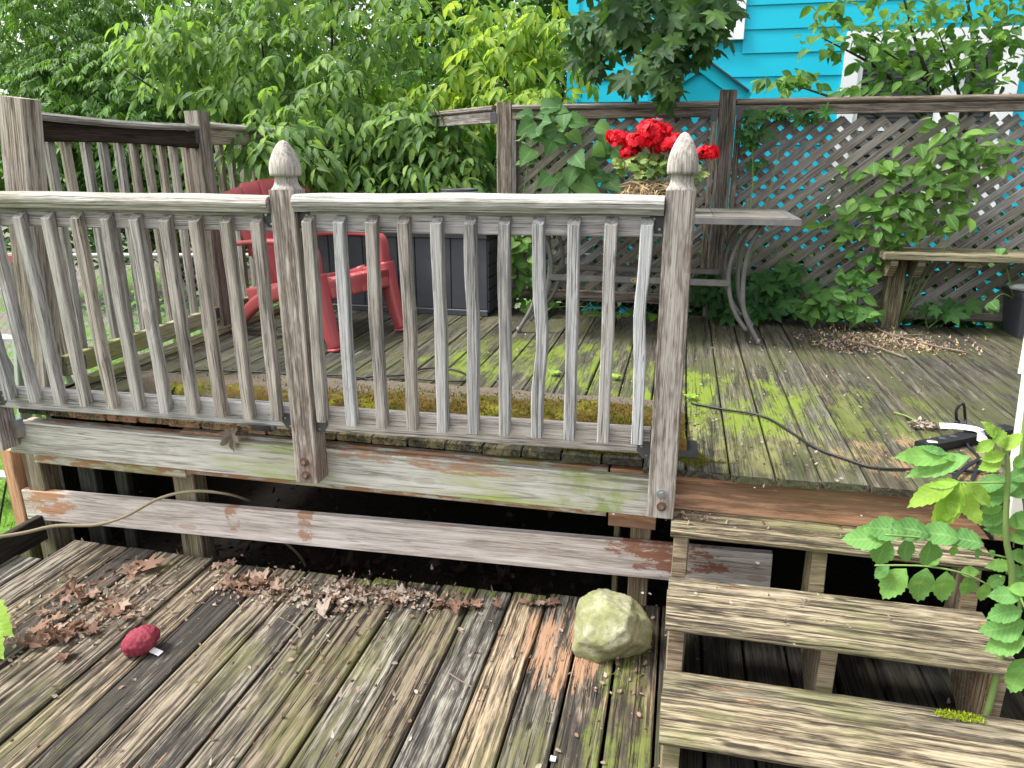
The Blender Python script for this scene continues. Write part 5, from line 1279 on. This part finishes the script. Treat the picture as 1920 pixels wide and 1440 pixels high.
# leaf D: young tufts on the left
for l in ((1785,862,1676,858),(1820,856,1700,888),(1778,850,1730,832),(1800,862,1760,845)): leafpix(*l, 1.98, 'serrn')
rachis([(1885,905),(1830,905),(1790,905)], 1.97, 1.95)
for l in ((1795,905,1702,952),(1800,905,1745,990),(1800,905,1762,1000),(1802,905,1785,970),(1805,905,1840,985),(1800,903,1740,910),(1810,905,1870,950)): leafpix(*l, 1.95, 'serrn', M['lf_young'])
for l in ((1886,850,1840,858),(1884,842,1860,800),(1884,845,1915,812),(1865,825,1830,848),(1868,822,1848,790),(1880,860,1835,880)): leafpix(*l, 1.97, 'serr', M['lf_young'])
for l in ((1886,895,1825,912),(1890,930,1822,935),(1890,960,1838,985),(1892,900,1945,870),(1892,930,1950,905),(1888,985,1945,960),(1890,1010,1945,1000),(1890,1040,1940,1050),(1885,1075,1930,1070),(1885,1080,1848,1100),(1900,1060,1850,1060),(1905,960,1935,1010),(1900,880,1925,850),(1895,1000,1850,990),(1900,1080,1940,1120),(1910,905,1865,925),(1880,950,1838,960)):
    leafpix(*l, 2.02)

# ---------------------------------------------------------------- bare vine over the skirt board
tag(tube('bare_branch', smoothpath([aty(-40,1012,2.10), aty(40,1000,2.2), aty(105,986,2.28), aty(180,984,2.33), aty(235,968,2.36), aty(300,934,2.38), aty(365,921,2.40), aty(430,927,2.44), aty(470,940,2.55)], 6), [.0075]*20+[.0065]*20+[.0055]*9, M['vine']), 'long bare tan vine stem bending over the skirt board at the left', 'branch')
tag(tube('bare_branch', smoothpath([aty(520,1005,2.7), aty(560,1040,2.75), aty(580,1075,2.8)], 5), .006, M['vine']), 'thin crooked root in the dark gap below the deck', 'branch')

# ---------------------------------------------------------------- dead leaves, twigs, litter
def deadleaf(p, s, lab, grp, pale=False, flat=.25, name='dead_leaf', mt=None):
    a = random.uniform(0, 2*math.pi); k = 'dead%d' % random.randrange(6); d = np.array([[math.cos(a), math.sin(a), random.uniform(-flat, flat)]])
    U = np.array([[random.uniform(-flat, flat), random.uniform(-flat, flat), 1.]])
    if random.random() < .2: U = -U
    o = leaf_obj(k, mt or (M['deadpale'] if pale else M['dead']), (p.x, p.y, p.z+s*.16), frames(d, U)[0], s, None, name)
    tag(o, lab, 'leaf', grp)
for (cx, cy, rx, ry, n, pale, lab) in ((475,1100,50,16,22,False,'crumpled brown dead leaf in the pile left of centre on the lower deck'), (610,1118,65,22,34,True,'curled pale dead leaf in the middle of the leaf pile on the lower deck'), (745,1120,75,14,24,True,'curled pale dead leaf at the right tail of the leaf pile on the lower deck'), (860,1135,50,9,12,False,'small brown dead leaf near the skirt gap right of the leaf pile'),
    (110,1180,50,28,16,False,'brown dead leaf in the heap at the left edge of the lower deck'), (150,1120,50,22,14,False,'brown dead leaf between heap and deck corner at the far left'), (255,1070,45,12,7,False,'broad brown dead leaf at the back left of the lower deck'), (230,1150,50,20,12,False,'small brown dead leaf behind the red ball'), (415,1062,30,10,4,False,'brown dead leaf close to the cut board ends'), (1015,1135,40,8,7,False,'brown leaf scrap left of the rock')):
    for i in range(n):
        p = atz(random.gauss(cx, rx*.55), random.gauss(cy, ry*.55), LZ+random.uniform(0, .015)); deadleaf(p, random.uniform(.022, .06) if not (pale or rx < 46) else random.uniform(.02, .048), lab, 'dead leaves on the lower deck', pale and random.random() < .75)
for (x, y, s, lb) in ((275,1068,.095,'largest brown dead leaf, at the back of the lower deck near the cut board ends'),(245,1078,.07,'broad brown dead leaf tucked against the largest one at the back left'),(60,1215,.085,'long brown dead leaf at the lower left edge, nearest the camera'),(120,1195,.08,'broad brown dead leaf left of the red ball'),(70,1180,.07,'brown dead leaf behind the long one at the left edge'),(485,1090,.08,'big brown dead leaf standing in the left end of the leaf pile'),(600,1150,.075,'big pale dead leaf at the near side of the leaf pile'),(128,1230,.06,'brown dead leaf just left of the red ball and nearest it')):
    deadleaf(atz(x, y, LZ+.004), s, lb, 'dead leaves on the lower deck', x == 600)
for i in range(34):
    p = Vector((random.uniform(-2.0, -.1), random.uniform(2.55, 3.2), GZ+.06)); deadleaf(p, random.uniform(.05, .09), 'dead brown leaf on the dark soil below the upper deck', 'dead leaves below the deck', mt=M['deadshade'])
o = leaf_obj('dead3', M['deadpale'], aty(432, 812, 2.375), frames(np.array([[.25,-.05,-1]]), np.array([[0,-1,.1]]))[0], .085); tag(o, 'pale dead leaf hanging over the fascia left of the left acorn post', 'leaf')
def litter(name, lab, regs, z, mats, sz, n_el=(-.3,.3), cat='litter'):
    root = thing(name, (regs[0][0], regs[0][1], z), lab, cat)
    for j, mat in enumerate(mats):
        P = []
        for (cx, cy, rx, ry, n) in regs:
            for _ in range(n//len(mats)): P.append((random.gauss(cx, rx), random.gauss(cy, ry), z+random.uniform(.001, .010)))
        P = np.array(P); m = len(P); gs = []
        for k in range(3):
            Q = P[k::3]; gs.append(('frag%d' % k, Q, frames(dirs(len(Q), *n_el), np.tile([0,0,1.], (len(Q),1))+rng.normal(size=(len(Q),3))*.5), rng.uniform(sz[0], sz[1], len(Q))))
        o = link(bpy.data.objects.new('leaf_crumbs', cloud_mesh('leaf_crumbs', gs, mat)), Matrix(), root); o['kind'] = 'stuff'
def reg(x, y, rx, ry, n, z): q = atz(x, y, z); d = (atz(x+10, y, z)-q).length/10; e = (atz(x, y-5, z)-atz(x, y+5, z)).length/10; return (q.x, q.y, rx*d, ry*e, n)
litter('leaf_litter', 'fine dry leaf crumbs scattered over the lower deck', [reg(475,1105,40,14,260,LZ), reg(620,1118,60,18,420,LZ), reg(760,1122,70,11,260,LZ), reg(110,1170,60,35,260,LZ), reg(250,1110,70,30,160,LZ), reg(700,1250,400,110,260,LZ), reg(1150,1240,60,60,60,LZ)], LZ, (M['dead'], M['deadpale']), (.006,.026))
litter('bench_litter', 'brown leaf and twig litter heaped on the deck before the bench', [reg(1660,640,66,10,660,0), reg(1590,648,40,8,260,0), reg(1740,655,40,6,160,0)], 0, (M['deadpale'], M['straw'], M['dead']), (.008,.024))
litter('deck_litter', 'sparse pale crumbs over the mossy upper deck', [reg(1550,720,160,70,200,0), reg(1000,680,250,40,90,0), reg(1320,790,20,20,90,0), reg(1720,600,100,12,70,0), reg(1600,860,120,25,60,0)], 0, (M['deadpale'],), (.006,.018))
litter('stair_litter', 'tiny pinkish crumbs on the stair treads', [(.1,2.31,.06,.02,46), (.6,2.31,.25,.02,30)], -.16, (M['dead'], M['deadpale']), (.006,.02))
litter('tread_litter', 'few pale crumbs on the middle stair tread', [(.5,2.07,.28,.06,40)], -.32, (M['deadpale'],), (.005,.016))
litter('ground_litter', 'dark leaf litter on the soil beneath the upper deck', [(-1.2,2.9,.8,.35,500)], GZ+.04, (M['deadshade'],), (.03,.06), cat='litter')
def stick(pix, z, r, lab, mat=M['twig']):
    P = [atz(x, y, z+r+.002*(i % 2)) for i, (x, y) in enumerate(pix)]; tag(tube('twig', smoothpath(P, 4), r, mat, n=6), lab, 'twig')
stick([(1637,604),(1648,618),(1690,632),(1750,648),(1810,660)], 0.006, .005, 'longest dry twig lying across the litter before the bench')
stick([(1585,638),(1640,650),(1698,670)], 0.006, .005, 'dry twig slanting right at the near side of the litter')
stick([(1525,647),(1570,638),(1612,626)], 0.006, .004, 'dry twig at the left end of the litter before the bench')
stick([(1655,627),(1700,628),(1732,627)], 0.006, .0035, 'short dry twig at the back of the litter')
stick([(842,1262),(862,1275),(886,1289)], LZ, .0022, 'tiny twig in the middle of the lower deck')
stick([(520,1155),(545,1168),(565,1182)], LZ, .002, 'tiny twig right of the leaf pile on the lower deck')
stick([(1265,930),(1300,948),(1340,952),(1400,956)], -.158, .003, 'thin yellow stalk on the top stair tread', M['stem'])
stick([(1676,773),(1700,780),(1722,792)], .004, .003, 'green flower stalk lying near the power strip', M['stem'])
P = in_ell(70, atz(1735, 797, .012), (.07,.04,.012)); g_ = ('frag1', P, frames(dirs(70,-.3,.8), np.tile([0,0,1.], (70,1))+rng.normal(size=(70,3))*.5), rng.uniform(.012,.03,70))
tag(link(bpy.data.objects.new('withered_flower', cloud_mesh('withered_flower', [g_], M['deadpale'])), Matrix()), 'withered cream flower head lying by the power strip', 'flower')
for (x, y, r_, lab, mat) in ((1037,1425,.008,'small pale blue chip at the bottom of the lower deck','whitechip'), (577,1262,.0055,'small pink chip in the middle of the lower deck','dead'), (1100,0,0,'','')):
    if r_:
        q = atz(x, y, LZ); b = Bag(); b.box((q.x-r_, q.y-r_, LZ+.002), (q.x+r_, q.y+r_, LZ+.007)); tag(b.build('chip', M[mat]), lab, 'chip')
q = atz(1285, 946, -.16)
# ---------------------------------------------------------------- grass at the left
n = 16000; P = np.stack([rng.uniform(-6, -2.85, n), rng.uniform(.6, 6.5, n), np.full(n, GZ)], 1)
P = P[rng.random(n) < np.interp(P[:, 1], [0,4,6.5], [1,.8,.25])]; n = len(P)
P[:, 2] += np.array([.06*noise.noise(Vector((p[0]*.5, p[1]*.5, 0))) for p in P])-.01
g_ = ('grass', P, frames(dirs(n, .7, 1.5), rng.normal(size=(n,3))), rng.uniform(.05, .12, n))
gm_ = TPL['grass']
o = link(bpy.data.objects.new('lawn', cloud_mesh('lawn', [g_], M['grass'])), Matrix()); tag(o, 'bright green lawn grass left of the decks', 'grass', kind='stuff')
